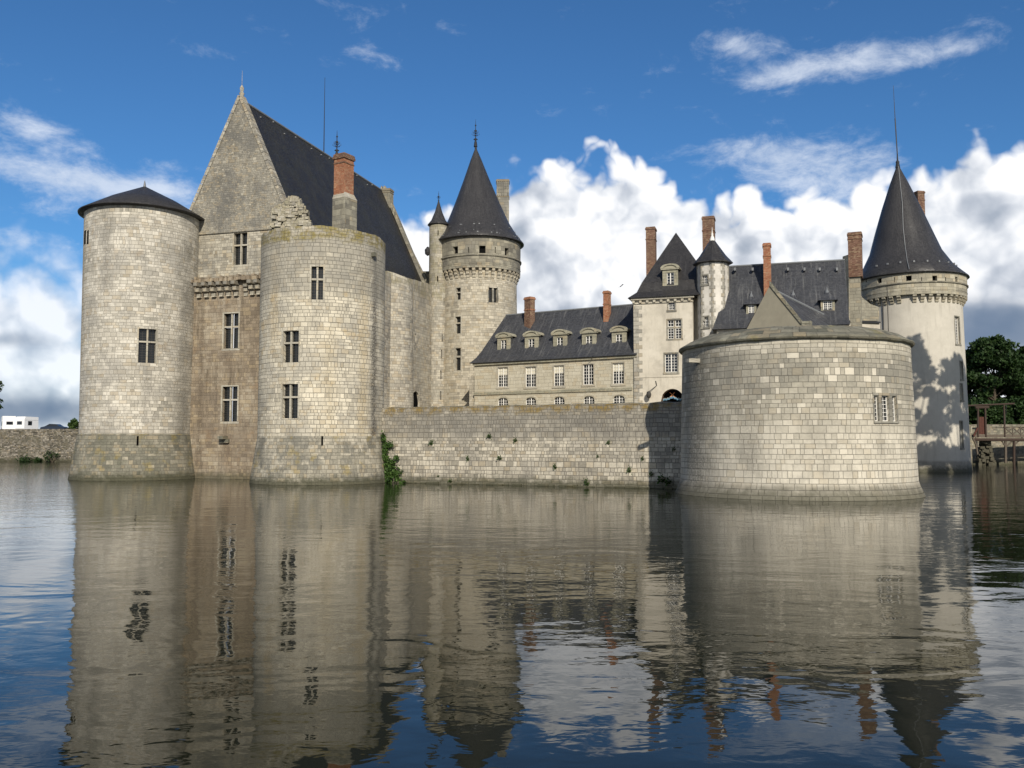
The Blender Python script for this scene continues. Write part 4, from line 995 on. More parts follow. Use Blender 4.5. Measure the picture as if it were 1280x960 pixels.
for a, b in ((hT[1][0], um-.08), (um+.08, hT[1][1])):
    vt = hT[1][2]+(hT[1][3]-hT[1][2])*.6
    for c, d in ((hT[1][2], vt-.08), (vt+.08, hT[1][3])):
        mbw = MB(); e = .004; fr = .06
        mbw.fbox(TH.f, a+e, a+fr, c+e, d-e, .16, .22); mbw.fbox(TH.f, b-fr, b-e, c+e, d-e, .16, .22); mbw.fbox(TH.f, a+fr, b-fr, c+e, c+fr, .161, .219); mbw.fbox(TH.f, a+fr, b-fr, d-fr, d-e, .161, .219)
        q = (a+b)/2; mbw.fbox(TH.f, q-.02, q+.02, c+fr, d-fr, .17, .21)
        n = 4 if d-c > 1 else 2
        for k in range(1, n): qq = c+(d-c)*k/n; mbw.fbox(TH.f, a+fr, b-fr, qq-.018, qq+.018, .172, .208)
        mbw.build('casement', M['white_wood'], w)
sash_window(r, TH.f, hT[2], 4, 6, M['quoin'])
# quoins and patches of stone round the windows
mb = MB(); rs = random.Random(2); z_ = 5.0; k = 0
while z_ < ze-.9:
    hq = .42; L_ = .55 if k % 2 else .9; mb.fbox(TH.f, -.02, L_, z_+.01, z_+hq-.01, -.025, .05)
    z_ += hq; k += 1
mb.build('quoins', M['quoin_l'], r)
mb = MB(); z_ = TH.hit(820, 471)[1]; mb.fbox(TH.f, 0.0, TH.L, z_-.06, z_+.06, -.05, .05); mb.build('string_course', M['plaster'], r)
# cornice with modillions
mb = MB(); mb.fbox(TH.f, -.25, TH.L+.2, ze-.22, ze-.02, -.35, .05); mb.fbox(TH.f, -.1, TH.L+.1, ze-.62, ze-.52, -.12, .05)
for k in range(9): u_ = -.1+k*.735; mb.fbox(TH.f, u_, u_+.26, ze-.52, ze-.222, -.26, .05)
mb.build('cornice', M['dressed'], r)
# pyramid roof
mb = MB(); uc = TH.hit(845, 291, 6.3)[0]; W0 = TH.hit(896, 400, 0)[0]; DD = 13.0; print('uc', uc, W0)
lv = [(0, -.55, 1.0), (.085, .30, 1), (.22, .78, 1), (1.0, None, 1)]
def ring(t, ins):
    z_ = ze+(zA-ze)*t
    if ins is None: return [TH.f(uc, z_, 6.2), TH.f(uc+.02, z_, 6.2), TH.f(uc+.02, z_, 6.8), TH.f(uc, z_, 6.8)]
    return [TH.f(ins, z_, ins), TH.f(2*uc-ins if False else W0-ins, z_, ins), TH.f(W0-ins, z_, DD-ins), TH.f(ins, z_, DD-ins)]
rg = [ring(a, b) for a, b, _ in lv]
for A2, B2 in zip(rg, rg[1:]):
    for i in range(4):
        j = (i+1) % 4; mb.face([A2[i], A2[j], B2[j], B2[i]])
mb.face([q for q in reversed(rg[0])]); mb.build('roof', M['slate'], r)
mb = MB(); mb.fbox(TH.f, TH.L-.02, W0, 4.5, ze-.03, 1.6, 12.9); mb.build('rear_wall', M['plaster'], r)
def pyr_prof(): return [(-.55, ze), (.30, ze+(zA-ze)*.085), (.78, ze+(zA-ze)*.22), (6.2, zA)]
fd = .55; h_ = TH.rect(833.5, 842.5, 340.6, 356.5, fd); stone_dormer(r, TH, h_, pyr_prof(), M['dormer_st'], fd, h_[0]-.45, h_[1]+.42, h_[2]-.45, h_[3]+.3)
pc = at(814, 300, 101); chimney(r, (pc.x, pc.y), 1.05, 1.3, zat(352, 101), zat(285, 101), -.3, M['brick_d'], cap=M['brick_d'], band=.76)
pc = at(886, 290, 101); chimney(r, (pc.x, pc.y), 1.35, 1.5, ze, zat(272, 101), -.3, M['brick_d'], cap=M['brick_d'], band=.84)
# gateway arch with an emblem hanging in it
u0, u1, v0, v1 = hG; um = TH.hit(840.5, 494)[0]; W2 = um-u0+.02; mb = MB(); rise = (v1-v0)*.62
for k in range(12):
    a = um-W2+2*W2*k/12; b = um-W2+2*W2*(k+1)/12
    z_a = v1-rise+rise*math.sqrt(max(0, 1-((a-um)/W2)**2)); z_b = v1-rise+rise*math.sqrt(max(0, 1-((b-um)/W2)**2))
    a = max(a, u0); P = [TH.f(a, z_a, .004), TH.f(b, z_b, .004), TH.f(b, v1+.02, .004), TH.f(a, v1+.02, .004)]; mb.face(P, uvs=[(a, z_a), (b, z_b), (b, v1), (a, v1)]); mb.face([TH.f(a, z_a, 1.2), TH.f(b, z_b, 1.2), P[1], P[0]], mi=1)
mb.fbox(TH.f, u0, u1, v0, v1, 1.58, 1.7, mi=2); gt = mb.build('gateway', [M['plaster'], M['brick_d'], M['void']], r)
M['em_o'] = plain('emblem_orange', (.50, .20, .06), .5, .1); M['em_b'] = plain('emblem_blue', (.10, .22, .32), .5, .1); M['em_w'] = plain('emblem_white', (.5, .5, .48), .5, .1)
ue, zE = TH.hit(840.5, 494, .9); mb = MB()
for s_ in (-1, 1):
    P = [TH.f(ue-s_*.26-.05, zE-.22, .9), TH.f(ue-s_*.26+.06, zE-.22, .9), TH.f(ue+s_*.26+.05, zE+.3, .9), TH.f(ue+s_*.26-.06, zE+.3, .9)]
    mb.hexa(P+[q+Vector((0, .05 if s_ > 0 else .09, 0)) for q in P])
em = mb.build('emblem_cross', M['em_o'], gt)
mb = MB()
for k in range(14):
    a = ue-1.0+k*.145; z_ = zE-.40+.22*math.exp(-((k-6.5)/2.6)**2)+.05*(k % 2); mb.fbox(TH.f, a, a+.14, z_-.16, z_, .88, .95, mi=0); mb.fbox(TH.f, a+.02, a+.11, z_+.002, z_+.05, .88, .95, mi=1)
mb.build('emblem_wave', [M['em_b'], M['em_w']], gt)
u_, z_ = TH.hit(812, 493.5); mb = MB(); p = TH.f(u_, z_, -.55); q = TH.f(u_+.75, z_+.95, .0); mb.tube(p+Vector((0, 0, .3)), q, .035, n=6); mb.tube(q+Vector((-.1, 0, .5)), q, .05, n=6)
lam = mb.build('lamp_bracket', M['iron'], r); mb = MB(); mb.lathe((p.x, p.y), [(.05, p.z-.42), (.2, p.z-.3), (.27, p.z), (.2, p.z+.28), (.04, p.z+.36)], 12); mb.build('lantern', M['lead'], lam)

# octagonal stair turret
Yo = 91.0; Xo, Ro = cyl(871.5, 911.5, 370, Yo)
r = thing('stair_turret', (Xo, Yo, 5), 'white octagonal stair turret with a pointed slate roof, right of the gate pavilion', 'turret')
zt_ = zat(330, Yo); za_ = zat(297, Yo); rot = R_(6.9)
oc = [(Xo+Ro*math.cos(rot+math.pi/8+k*math.pi/4), Yo+Ro*math.sin(rot+math.pi/8+k*math.pi/4)) for k in range(8)]
fc_ = []
mb = MB(); mq = MB(); wins = []
for k in range(8):
    a, b = oc[k], oc[(k+1) % 8]; f8 = Pln(a, b); hs_ = []
    nrm = f8.n
    if abs(math.atan2(nrm.x, -nrm.y)+R_(22.5)-0) < .5 or True:
        u_, z_ = f8.hit(881, 350) if nrm.y < -.3 else (-1, 0)
        if nrm.y < -.3 and 0.3 < u_ < f8.L-.3:
            hs_ = [f8.rect(877.2, 884.6, 344, 355), f8.rect(877.7, 885.6, 396, 409)]; wins.append((f8, hs_))
    wall(mb, f8.f, [0, f8.L], [4.5, 10, 15, 20, zt_], hs_, depth=.24)
    if nrm.y < .3:
        z_ = 12.0; kk = 0
        while z_ < zt_-.5:
            L_ = .16 if kk % 2 else .32; mq.fbox(f8.f, 0.002, L_, z_+.01, z_+.39, -.02, .05); mq.fbox(f8.f, f8.L-L_, f8.L-.002, z_+.01, z_+.39, -.02, .05); z_ += .4; kk += 1
mb.build('wall', M['plaster_o'], r); mq.build('quoins', M['quoin_l'], r)
for f8, hs_ in wins:
    for h_ in hs_: sash_window(r, f8.f, h_, 3, 3, M['quoin'], mid=0, bar=.045)
mb = MB(); Re_ = Ro+.45
for k in range(8):
    t0 = rot+math.pi/8+k*math.pi/4; t1 = t0+math.pi/4
    pr = [(Ro-.05, zt_-.12), (Re_, zt_-.03), (Re_, zt_+.04), (Re_*.66, zt_+(za_-zt_)*.30), (.05, za_)]
    for (r0, z0), (r1, z1) in zip(pr, pr[1:]):
        mb.face([(Xo+r0*math.cos(t0), Yo+r0*math.sin(t0), z0), (Xo+r0*math.cos(t1), Yo+r0*math.sin(t1), z0), (Xo+r1*math.cos(t1), Yo+r1*math.sin(t1), z1), (Xo+r1*math.cos(t0), Yo+r1*math.sin(t0), z1)])
mb.build('roof', M['slate'], r)
mb = MB(); mb.lathe((Xo, Yo), [(.3, za_-.45), (.2, za_), (.09, za_+.25), (.13, za_+.35), (.05, za_+.5), (.015, zat(284, Yo))], 10); mb.build('finial', M['white_wood'], r)

# ================================================================== RIGHT RANGE
A_ = at(896, 405, 88.3); B_ = at(1062, 405, 84.6); RH = Pln((A_.x, A_.y), (B_.x, B_.y))
r = thing('long_house', (A_.x, A_.y, 5.6), 'house with broad slate roof and hipped dormers, between octagonal turret and white tower', 'house')
ze = RH.hit(980, 409)[1]; zr_ = zat(330, 90.7)
house_box(r, RH, 0, RH.L, 4.5, ze, 8.6, [], M['plaster'])
o, prof = slope_roof(r, RH, 0, RH.L, ze, zr_, 4.3, M['slate_w'], hipL=1.0, nseg=12)
for (a, b, y0, y1, xa, ya) in ((935.5, 942.8, 381, 394, 942, 367), (1029, 1040.5, 375.8, 388, 1035, 362), (988, 996, 380, 392, 994, 365)):
    fd = 1.1; h_ = RH.rect(a, b, y0, y1, fd); hip_dormer(r, RH, h_, prof, fd, h_[0]-.22, h_[1]+.22, h_[2]-.15, h_[3]+.08, RH.hit(xa, ya, fd)[1])
hooks = []
for px in (919, 941, 985, 1005.5, 1024.5, 1046): u_, z_ = RH.hit(px, 338, 3.8); q = RH.f(u_, z_-.1, 3.6); hooks.append((q.x, q.y, q.z, .2, .6, .3, math.atan2(RH.u.y, RH.u.x)))
bits(r, 'roof_vent', M['zinc'], hooks)
u_, z_ = RH.hit(958.5, 305, 2.6); p = RH.f(u_, 0, 2.6); chimney(r, (p.x, p.y), .74, 1.1, z_-7, z_, math.atan2(RH.u.y, RH.u.x), M['brick'], cap=M['brick'], band=.80)
u_, z_ = RH.hit(1068.5, 292, 5.0); p = RH.f(u_, 0, 5.0); chimney(r, (p.x, p.y), 1.3, 1.6, z_-4.6, z_, math.atan2(RH.u.y, RH.u.x)-.12, M['brick_d'], cap=M['brick_d'], band=.84)

mb = MB(); mb.box((p.x-.05, p.y+.1, 4.5), 1.05, 1.3, z_-4.6-4.5, math.atan2(RH.u.y, RH.u.x)-.12); mb.build('chimney_base', M['link'], r)
# gabled building on the bastion
r = thing('gabled_house', (at(970, 412, 80).x, 80, 5.6), 'small house whose plain grey gable and slate roof rise over the round bastion', 'house')
pA = at(962, 357, 80.5); pB = at(934, 413, 81); pC = at(1004, 413, 78.5); GBp = Pln((pB.x, pB.y), (pC.x, pC.y))
uA, zA_ = GBp.hit(962, 357); uB, zB_ = GBp.hit(932, 414); uC, zC_ = GBp.hit(1005, 414)
mb = MB(); n = 8
for i in range(n):
    t0, t1 = i/n, (i+1)/n; l = lambda a, b, t: a+(b-a)*t
    P = [(l(uB, uA, t0), l(zB_, zA_, t0)), (l(uC, uA, t0), l(zB_, zA_, t0)), (l(uC, uA, t1), l(zB_, zA_, t1)), (l(uB, uA, t1), l(zB_, zA_, t1))]
    mb.face([GBp.f(u, z_) for u, z_ in P], uvs=P)
wall(mb, GBp.f, [uB, uC], [5, zB_]); mb.build('gable', M['plaster_g'], r)
mb = MB(); E_ = at(1087, 414, 92); F_ = GBp.f(uB, zB_, 14); apx = GBp.f(uA, zA_+.0, .02); apx2 = GBp.f(uA, zA_, .1)
pts_ = [GBp.f(uC+.3, zB_-.3, .1), Vector((E_.x+2, E_.y, zB_-.3)), Vector((E_.x-3, E_.y+4, zB_-.3)), GBp.f(uB-.3, zB_-.3, .1)]
R1 = at(972, 361.5, 82.5); R1.z = zA_-.15
mb.mesh([pts_[0], pts_[1], R1, apx2], [(0, 1, 2, 3)], [((q-pts_[0]).length*.6, q.z) for q in (pts_[0], pts_[1], R1, apx2)])
mb.face([pts_[1], pts_[2], R1]); mb.face([pts_[2], pts_[3], apx2, R1]); mb.build('roof', M['slate_w'], r)
mb = MB(); cc_ = sum(pts_, Vector((0, 0, 0)))/4; W_ = [cc_+(q-cc_)*.955 for q in pts_]
for a, b in ((1, 0), (2, 1), (3, 2)):
    mb.face([(W_[b].x, W_[b].y, 4.5), (W_[a].x, W_[a].y, 4.5), (W_[a].x, W_[a].y, zB_-.35), (W_[b].x, W_[b].y, zB_-.35)])
mb.build('side_wall', M['plaster'], r)
mb = MB(); mb.tube(R1, pts_[1], .13, n=8); mb.build('roof_hip', M['zinc'], r)
mb = MB()
for s_, u2 in ((1, uC), (-1, uB)):
    P = [GBp.f(uA, zA_, -.12), GBp.f(u2, zB_, -.12), GBp.f(u2+s_*.25, zB_+.06, -.12), GBp.f(uA+s_*.02, zA_+.42, -.12)]; Q = [q+Vector((-GBp.n.x*.5, -GBp.n.y*.5, 0)) for q in P]
    if s_ < 0: P.reverse(); Q.reverse()
    if s_ > 0: mb.hexa(P+Q)
mb.fbox(GBp.f, uC-.15, uC+.65, zB_+.15, zB_+.55, -.2, .4)
mb.build('gable_coping', M['coping'], r)

# ================================================================== ROUND BASTION
cX, cR = cyl(851.5, 1143, 500, 60.9); _, cRb = cyl(850, 1147, 612, 60.9)
print('bastion', cX, cR, cRb)
zt_ = zat(421.5, 60.9-cR)
BA = Cyl(cX, 60.9, [(cR+.75, -1), (cR+.50, 0), (cR+.20, .75), (cR+.12, 1.0), (cR-.12, zt_)])
r = thing('round_bastion', (cX, 60.9, 0), 'squat round bastion in the moat with lichened coping and a three-light window', 'bastion')
hb = [BA.rect(1093.0, 1098.4, 494.5, 526.5), BA.rect(1102.3, 1111.2, 494.5, 526.5), BA.rect(1115.2, 1120.6, 494.5, 526.5)]
zz = [h_[2] for h_ in hb]; zm0 = sum(zz)/3; zm1 = sum(h_[3] for h_ in hb)/3; hb = [(h_[0], h_[1], zm0, zm1) for h_ in hb]
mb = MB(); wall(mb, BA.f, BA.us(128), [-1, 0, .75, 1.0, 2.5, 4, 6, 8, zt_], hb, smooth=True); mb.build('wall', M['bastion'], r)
for i, h_ in enumerate(hb): sash_window(r, BA.f, h_, (1, 2, 1)[i], 6, M['dressed'], .2, .05, .028, 0 if i != 1 else .0, sur=False)
mb = MB(); mb.fbox(BA.f, hb[0][0]-.12, hb[2][1]+.12, zm1, zm1+.16, -.05, .1, n=3); mb.fbox(BA.f, hb[0][0]-.12, hb[2][1]+.12, zm0-.14, zm0, -.07, .1, n=3)
for a, b in ((hb[0][0]-.12, hb[0][0]-.002), (hb[0][1]+.002, hb[1][0]-.002), (hb[1][1]+.002, hb[2][0]-.002), (hb[2][1]+.002, hb[2][1]+.12)): mb.fbox(BA.f, a, b, zm0, zm1, -.03, .1)
mb.build('window_frame', M['quoin'], r)
mb = MB(); ro = cR-.12
mb.lathe((cX, 60.9), [(ro-.1, zt_-.10), (ro+.16, zt_-.06), (ro+.26, zt_+.06), (ro+.24, zt_+.16), (ro+.12, zt_+.22), (ro-.55, zt_+.62), (ro-1.5, zt_+.95), (ro-3.0, zt_+1.0), (.1, zt_+1.0)], 128, jit=.05); mb.build('coping', M['coping'], r)
u_, z_ = BA.hit(873.5, 451); mb = MB(); mb.fbox(BA.f, u_-.17, u_+.17, z_-.13, z_+.13, -.85, .1); mb.build('spout', M['t_upper'], r)

# ================================================================== CURTAIN WALL
A_ = at(470, 602.5, 78.2); P500 = at(500, 603, 3.5/( (603-553)/1100)); 
CA = Vector((-9.82, 77.0)); CBv = Vector((11.03, 67.5)); cd = (CBv-CA).normalized(); CW = Pln(CA-cd*3.2, CBv+cd*6.0)
r = thing('moat_wall', (CA.x, CA.y, 0), 'low weathered moat wall with golden lichen on top, between roofless tower and bastion', 'wall')
zt_ = 6.52
mb = MB(); fcw = lambda u, v, d=0.0: CW.f(u, v, d-(.25*(1-v/zt_)))+Vector((0, 0, (mnoise.noise(Vector((u*.7, 0, 9)))*.09+mnoise.noise(Vector((u*2.7, 0, 9)))*.04) if v >= zt_ else 0))
wall(mb, fcw, [CW.L*i/90 for i in range(91)], [-1.2, 0, 2, 4, zt_]); mb.build('wall', M['curtain'], r)
mb = MB()
for i in range(90):
    a, b = CW.L*i/90, CW.L*(i+1)/90; pa, pb = fcw(a, zt_), fcw(b, zt_); qa, qb = CW.f(a, pa.z+.1, .9), CW.f(b, pb.z+.1, .9)
    mb.face([pa, pb, qb, qa]); mb.face([qa, qb, CW.f(b, 5, .9), CW.f(a, 5, .9)])
mb.build('coping', M['coping'], r)
rs = random.Random(21); mb = MB(); z_ = .02; u_ = .2
while u_ < CW.L-.5:
    w_ = rs.uniform(.3, .9)
    if rs.random() < .75: mb.fbox(CW.f, u_, u_+w_, -.3, rs.uniform(.05, .16), -.25-rs.uniform(.1, .3), 0)
    u_ += w_+.02
mb.build('footing_stones', M['t_plinth'], r)

# ================================================================== RIGHT CORNER TOWER
Y7 = 110.0
X7, Rp7 = cyl(1070, 1210, 372, Y7); _, Rb7 = cyl(1076.5, 1204, 420, Y7); _, Re7 = cyl(1067, 1213, 348, Y7)
print('TR', X7, Rp7, Rb7, Re7, cyl(1139-66, 1208.5, 580, Y7))
zev = (zat(341.5, Y7-Re7)+zat(349.5, Y7))/2; zrg = (zat(354, Y7-Rp7)+zat(362, Y7))/2; zpb = (zat(367, Y7-Rp7)+zat(377, Y7))/2; zcb = (zat(378.5, Y7-Rb7)+zat(386, Y7))/2
r = thing('round_tower', (X7, Y7, 0), 'white rendered round tower with dark cone roof and lightning rod, dappled by tree shade', 'tower')
T7 = Cyl(X7, Y7, [(Rb7+.5, -1.2), (Rb7+.45, 0), (Rb7+.30, 1.4), (Rb7, zcb)])
h7 = T7.rect(1194.2, 1199.6, 396, 430)
h7b = [T7.rect(1200.5, 1203.5, a, b) for a, b in ((452, 474), (480, 500), (527, 560))]
mb = MB(); wall(mb, T7.f, T7.us(96), [-1.2, 0, 1.4, 6, 12, zcb, zpb+.8], [h7]+h7b, smooth=True); mb.build('wall', M['plaster_tr'], r)
sash_window(r, T7.f, h7, 2, 9, M['quoin'], depth=.3)
for h_ in h7b: sash_window(r, T7.f, h_, 2, 4, M['quoin'], depth=.3)
P7 = Cyl(X7, Y7, [(Rp7-.05, zpb), (Rp7, zev)])
hp = [P7.rect(1096.5, 1102, 347.5, 354), P7.rect(1132.5, 1139.5, 344.5, 351), P7.rect(1165.5, 1171.5, 344.5, 351), P7.rect(1194, 1197, 346, 353)]; s7 = [P7.rect(a-.5, a+.5, 346.5, 353) for a in (1083, 1118, 1152, 1182)]
mb = MB(); wall(mb, P7.f, P7.us(96), [zpb, zrg, zev+.1], hp+s7, smooth=True)
mb.lathe((X7, Y7), [(Rb7-.3, zpb+.55), (Rp7, zpb+.5)], 64); mb.lathe((X7, Y7), [(Rp7-.45, zpb+.5), (Rp7-.45, zpb), (Rp7-.05, zpb)], 64, smooth=False); mb.build('parapet', M['t_para_r'], r)
for h_ in hp+s7: slit(r, P7.f, h_)
mb = MB(); mb.lathe((X7, Y7), [(Rp7-.1, zrg-.12), (Rp7+.12, zrg-.05), (Rp7+.12, zrg+.1), (Rp7-.1, zrg+.16)], 80); mb.build('string_course', M['t_para'], r)
u_ = P7.rect(1134, 1140, 366, 378); nC = 44
drop = [i for i in range(nC) if abs((-math.pi+2*math.pi*(i+.5)/nC)-u_[0]/P7.R0) < .07]
corbels(r, X7, Y7, Rb7-.02, Rp7-Rb7-.04, zcb, zpb-.02, nC, M['t_para_r'], .42, drop=drop)
zap = zat(205, Y7); xs7 = at(1122, 205, Y7).x-X7; hg = zap-zev
# the real cone leans: its tip stands left of the tower's middle
def sh7(z): t = max(0, (z-zev))/hg; return (xs7*(t**.55), 0)
mb = MB(); mb.lathe((X7, Y7), [(Rp7-.1, zev-.05), (Re7, zev-.02), (Re7+.02, zev+.1), (Re7*.80, zev+hg*.105), (Re7*.63, zev+hg*.24), (Re7*.51, zev+hg*.40), (Re7*.34, zev+hg*.62), (Re7*.155, zev+hg*.84), (.22, zev+hg*.97), (.12, zap)], 72, shear=sh7); mb.build('roof', M['slate_c'], r)
mb = MB(); q = (X7+xs7, Y7); mb.lathe(q, [(.3, zap-.5), (.2, zap+.1), (.24, zap+.25), (.1, zap+.5), (.07, zat(192, Y7))], 10); mb.tube((q[0], q[1], zat(193, Y7)), (q[0]-.15, q[1], zat(148, Y7)), .07, n=6); mb.tube((q[0]-.15, q[1], zat(148, Y7)), (q[0]-.25, q[1], zat(107, Y7)), .045, .02, 6); mb.build('lightning_rod', M['iron'], r)
mb = MB()
prev = None
for (a, b) in ((.97, .22), (.62, Re7*.34), (.40, Re7*.51), (.24, Re7*.63), (.105, Re7*.80), (.02, Re7)):
    t_ = -.42; z_ = zev+hg*a; p = Vector((X7+sh7(z_)[0]+(b+.04)*math.sin(t_*(.3+.7*min(1, (1-a)*2))), Y7-(b+.04)*math.cos(t_*(.3+.7*min(1, (1-a)*2))), z_+.05))
    if prev is not None: mb.tube(prev, p, .045, n=5)
    prev = p
mb.build('earthing_strip', M['zinc'], r)
hooks = []
for k in range(9):
    t = -1.1+k*.27; z_ = zev+hg*.09; rr = Re7*.83; hooks.append((X7+sh7(z_)[0]+rr*math.sin(t), Y7-rr*math.cos(t), z_, .2, .18, .22, t))
bits(r, 'roof_hook', M['zinc'], hooks)
pc = at(1148, 250, 114); chimney(r, (pc.x, pc.y), 1.0, 1.2, zat(280, 114), zat(240, 114), .2, M['brick_d'], cap=M['brick_d'], band=.7)
mb = MB(); pd = T7.f(T7.hit(1107, 400)[0], 0, -.1); mb.tube((pd.x, pd.y, 8), (pd.x, pd.y, zcb+.3), .07, n=6); pd = T7.f(T7.hit(1112.5, 400)[0], 0, -.08); mb.tube((pd.x, pd.y, 8), (pd.x, pd.y, zev-.2), .05, n=6); mb.build('drainpipe', M['lead'], r)
# masonry spur joining the range to the tower
p0, p1 = at(1061, 400, 101), at(1100, 400, 102); LK = Pln((p0.x, p0.y), (p1.x, p1.y))
r2 = thing('spur_wall', (p0.x, p0.y, 5.6), 'grey masonry spur wall under the brick chimney, joining the right tower', 'wall')
out = [(1061, 401), (1099, 401), (1099, 384), (1088, 380), (1078, 372), (1073, 362), (1072, 352), (1069, 340), (1061, 318)]
q = [LK.hit(a, b) for a, b in out]; mb = MB(); mb.face([LK.f(u, z_) for u, z_ in q], uvs=q); Q = [LK.f(u, z_, 1.2) for u, z_ in q]
for i in range(len(q)):
    j = (i+1) % len(q); mb.face([LK.f(*q[j]), LK.f(*q[i]), Q[i], Q[j]])
mb.build('spur', M['link'], r2)
zq = q[0][1]; mb = MB(); wall(mb, lambda u, v, d=0: LK.f(u, v, d+.15), [0, LK.L*1.02], [5, zq-.1]); mb.build('lower_wall', M['plaster'], r2)
mb = MB(); mb.fbox(LK.f, 0, LK.L, zq-.14, zq+.02, -.12, .1); mb.build('drip_course', M['iron'], r2)

# retaining wall on the far side of the castle island
rr = thing('island_wall', (27, 64, 0), 'plain stone retaining wall from the bastion to the white tower', 'wall')
for nm, a, b in (('east_face', (25.5, 64.0), (46.5, 104.5)), ('north_face', (52, 114), (-2, 120.5))):
    P_ = Pln(a, b); mb = MB(); n_ = int(P_.L/3); wall(mb, P_.f, [P_.L*i/n_ for i in range(n_+1)], [-1, 1, 3, 6.3]); mb.fbox(P_.f, 0, P_.L, 6.303, 6.6, -.1, .8)
    mb.face([P_.f(P_.L, -1, .7), P_.f(0, -1, .7), P_.f(0, 6.3, .7), P_.f(P_.L, 6.3, .7)]); mb.build(nm, M['curtain'], rr)
# ================================================================== BANKS, ROAD SIDE
def bank_wall(x0, x1, zt, mat, name, label, cat, jit=.08, slope=.6):
    A = Vector((x0, bankline(x0))); B = Vector((x1, bankline(x1))); pl = Pln(A, B)
    r = thing(name, (A.x, A.y, 0), label, cat); mb = MB()
    f = lambda u, v, d=0.0: pl.f(u, v, d-slope*(1-v/zt)-mnoise.noise(Vector((u*.6, v*.8, 2)))*.25)
    n = int(pl.L/1.2); us = [pl.L*i/n for i in range(n+1)]
    wall(mb, f, us, [-.8, 0, zt*.2, zt*.4, zt*.6, zt*.8, zt-.5]); mb.build('wall', mat, r)
    mb = MB(); mb.fbox(pl.f, 0, pl.L, zt-.5, zt, -.12, .6); mb.build('parapet', mat, r); return r, pl
ztl = zat(536.3, 160); bank_wall(-300, -20, ztl, M['rubble'], 'embankment_wall', 'rough rubble stone embankment wall across the water at the far left', 'wall')
ztr = zat(530.5, 142); rbw, RB = bank_wall(60, 118, ztr, M['bankwall'], 'embankment_wall', 'pale stone bank wall behind the timber footbridge at the far right', 'wall', slope=.3)
# road behind the left embankment
M['asphalt'] = plain('asphalt', (.05, .05, .05), .9, .2); mb = MB()
mb.face([(-300, bankline(-300)+2, zl+.02), (-20, bankline(-20)+2, zl+.02), (-20, bankline(-20)+12, zl+.02), (-300, bankline(-300)+12, zl+.02)]); tag(mb.build('road', M['asphalt']), kind='structure')

M['van_white'] = plain('white_vehicle_paint', (.78, .79, .80), .35, .04); M['car_dark'] = plain('dark_blue_car_paint', (.02, .03, .05), .3, .1)
M['tyre'] = plain('tyre_rubber', (.02, .02, .02), .9, .1); M['van_grey'] = plain('grey_vehicle_trim', (.35, .37, .40), .5, .05)
def side_body(mb, out, y0, y1, mi=0):     # outline (x, z) extruded across
    a = [Vector((x_, y0, z_)) for x_, z_ in out]; b = [Vector((x_, y1, z_)) for x_, z_ in out]
    mb.face(a, mi=mi); mb.face(list(reversed(b)), mi=mi)
    for i in range(len(out)):
        j = (i+1) % len(out); mb.face([a[j], a[i], b[i], b[j]], mi=mi)
def wheel(par, x_, y_, z_, rr, name='wheel'):
    mb = MB(); mb.tube((x_, y_, z_), (x_, y_+.22, z_), rr, n=18, mi=0); w = mb.build(name, M['tyre'], par)
    mb = MB(); mb.tube((x_, y_-.02, z_), (x_, y_+.05, z_), rr*.6, n=14); mb.build('rim', M['van_grey'], w)
def place_vehicle(root, px, D, rz):
    p = at(px, 540, D); root.location = (p.x, p.y, zl+.03); root.rotation_euler = (0, 0, rz)
# motorhome (front pointing left)
r = thing('motorhome', (0, 0, 0), 'white motorhome parked on the far left bank, its cab at the left edge', 'camper'); mb = MB()
side_body(mb, [(-3.2, .45), (3.0, .45), (3.0, 3.15), (-1.6, 3.2), (-3.1, 2.85), (-3.3, 2.2), (-2.2, 1.9), (-2.5, 1.75), (-3.5, 1.25), (-3.6, .6)], -1.1, 1.1); mb.build('body', M['van_white'], r)
for x0, x1, z0, z1 in ((-1.6, -.7, 1.35, 2.1), (-.2, .9, 1.5, 2.15), (1.7, 2.5, 1.35, 2.1), (-3.0, -2.3, 1.35, 1.8)): mb = MB(); mb.box(((x0+x1)/2, -1.1, z0), x1-x0, .06, z1-z0); mb.build('window', M['glass_white'], r)
mb = MB(); mb.box((3.0, .1, 1.5), .06, 1.1, .6); mb.build('window', M['glass_white'], r)
for x_ in (-2.6, 1.7): wheel(r, x_, -1.12, .36, .36)
mb = MB(); mb.box((0, -1.1, .75), 5.4, .04, .18); mb.build('side_stripe', M['van_grey'], r); place_vehicle(r, 10, 171, R_(-58))
r = thing('caravan', (0, 0, 0), 'white boxy caravan parked right behind the motorhome on the left bank', 'caravan'); mb = MB()
side_body(mb, [(-1.9, .5), (1.15, .5), (1.25, .8), (1.2, 3.0), (-1.8, 3.05), (-2.0, 2.6), (-2.05, .8)], -1.1, 1.1); mb.build('body', M['van_white'], r)
mb = MB(); mb.box((-2.0, .1, 1.5), .1, 1.2, .65); mb.build('window', M['glass_white'], r)
for x0, x1, z0, z1 in ((-1.2, -.3, 1.4, 2.2),): mb = MB(); mb.box(((x0+x1)/2, -1.1, z0), x1-x0, .06, z1-z0); mb.build('window', M['glass_white'], r)
mb = MB(); mb.box((-.4, -1.1, 2.35), 3.1, .03, .05); mb.build('side_stripe', M['van_grey'], r)
wheel(r, -.3, -1.12, .34, .34); mb = MB(); mb.tube((-2.0, 0, .5), (-2.9, 0, .5), .06); mb.build('tow_bar', M['iron'], r); place_vehicle(r, 35.5, 170, R_(72))
r = thing('parked_car', (0, 0, 0), 'dark saloon car parked alone behind the left embankment wall', 'car'); mb = MB()
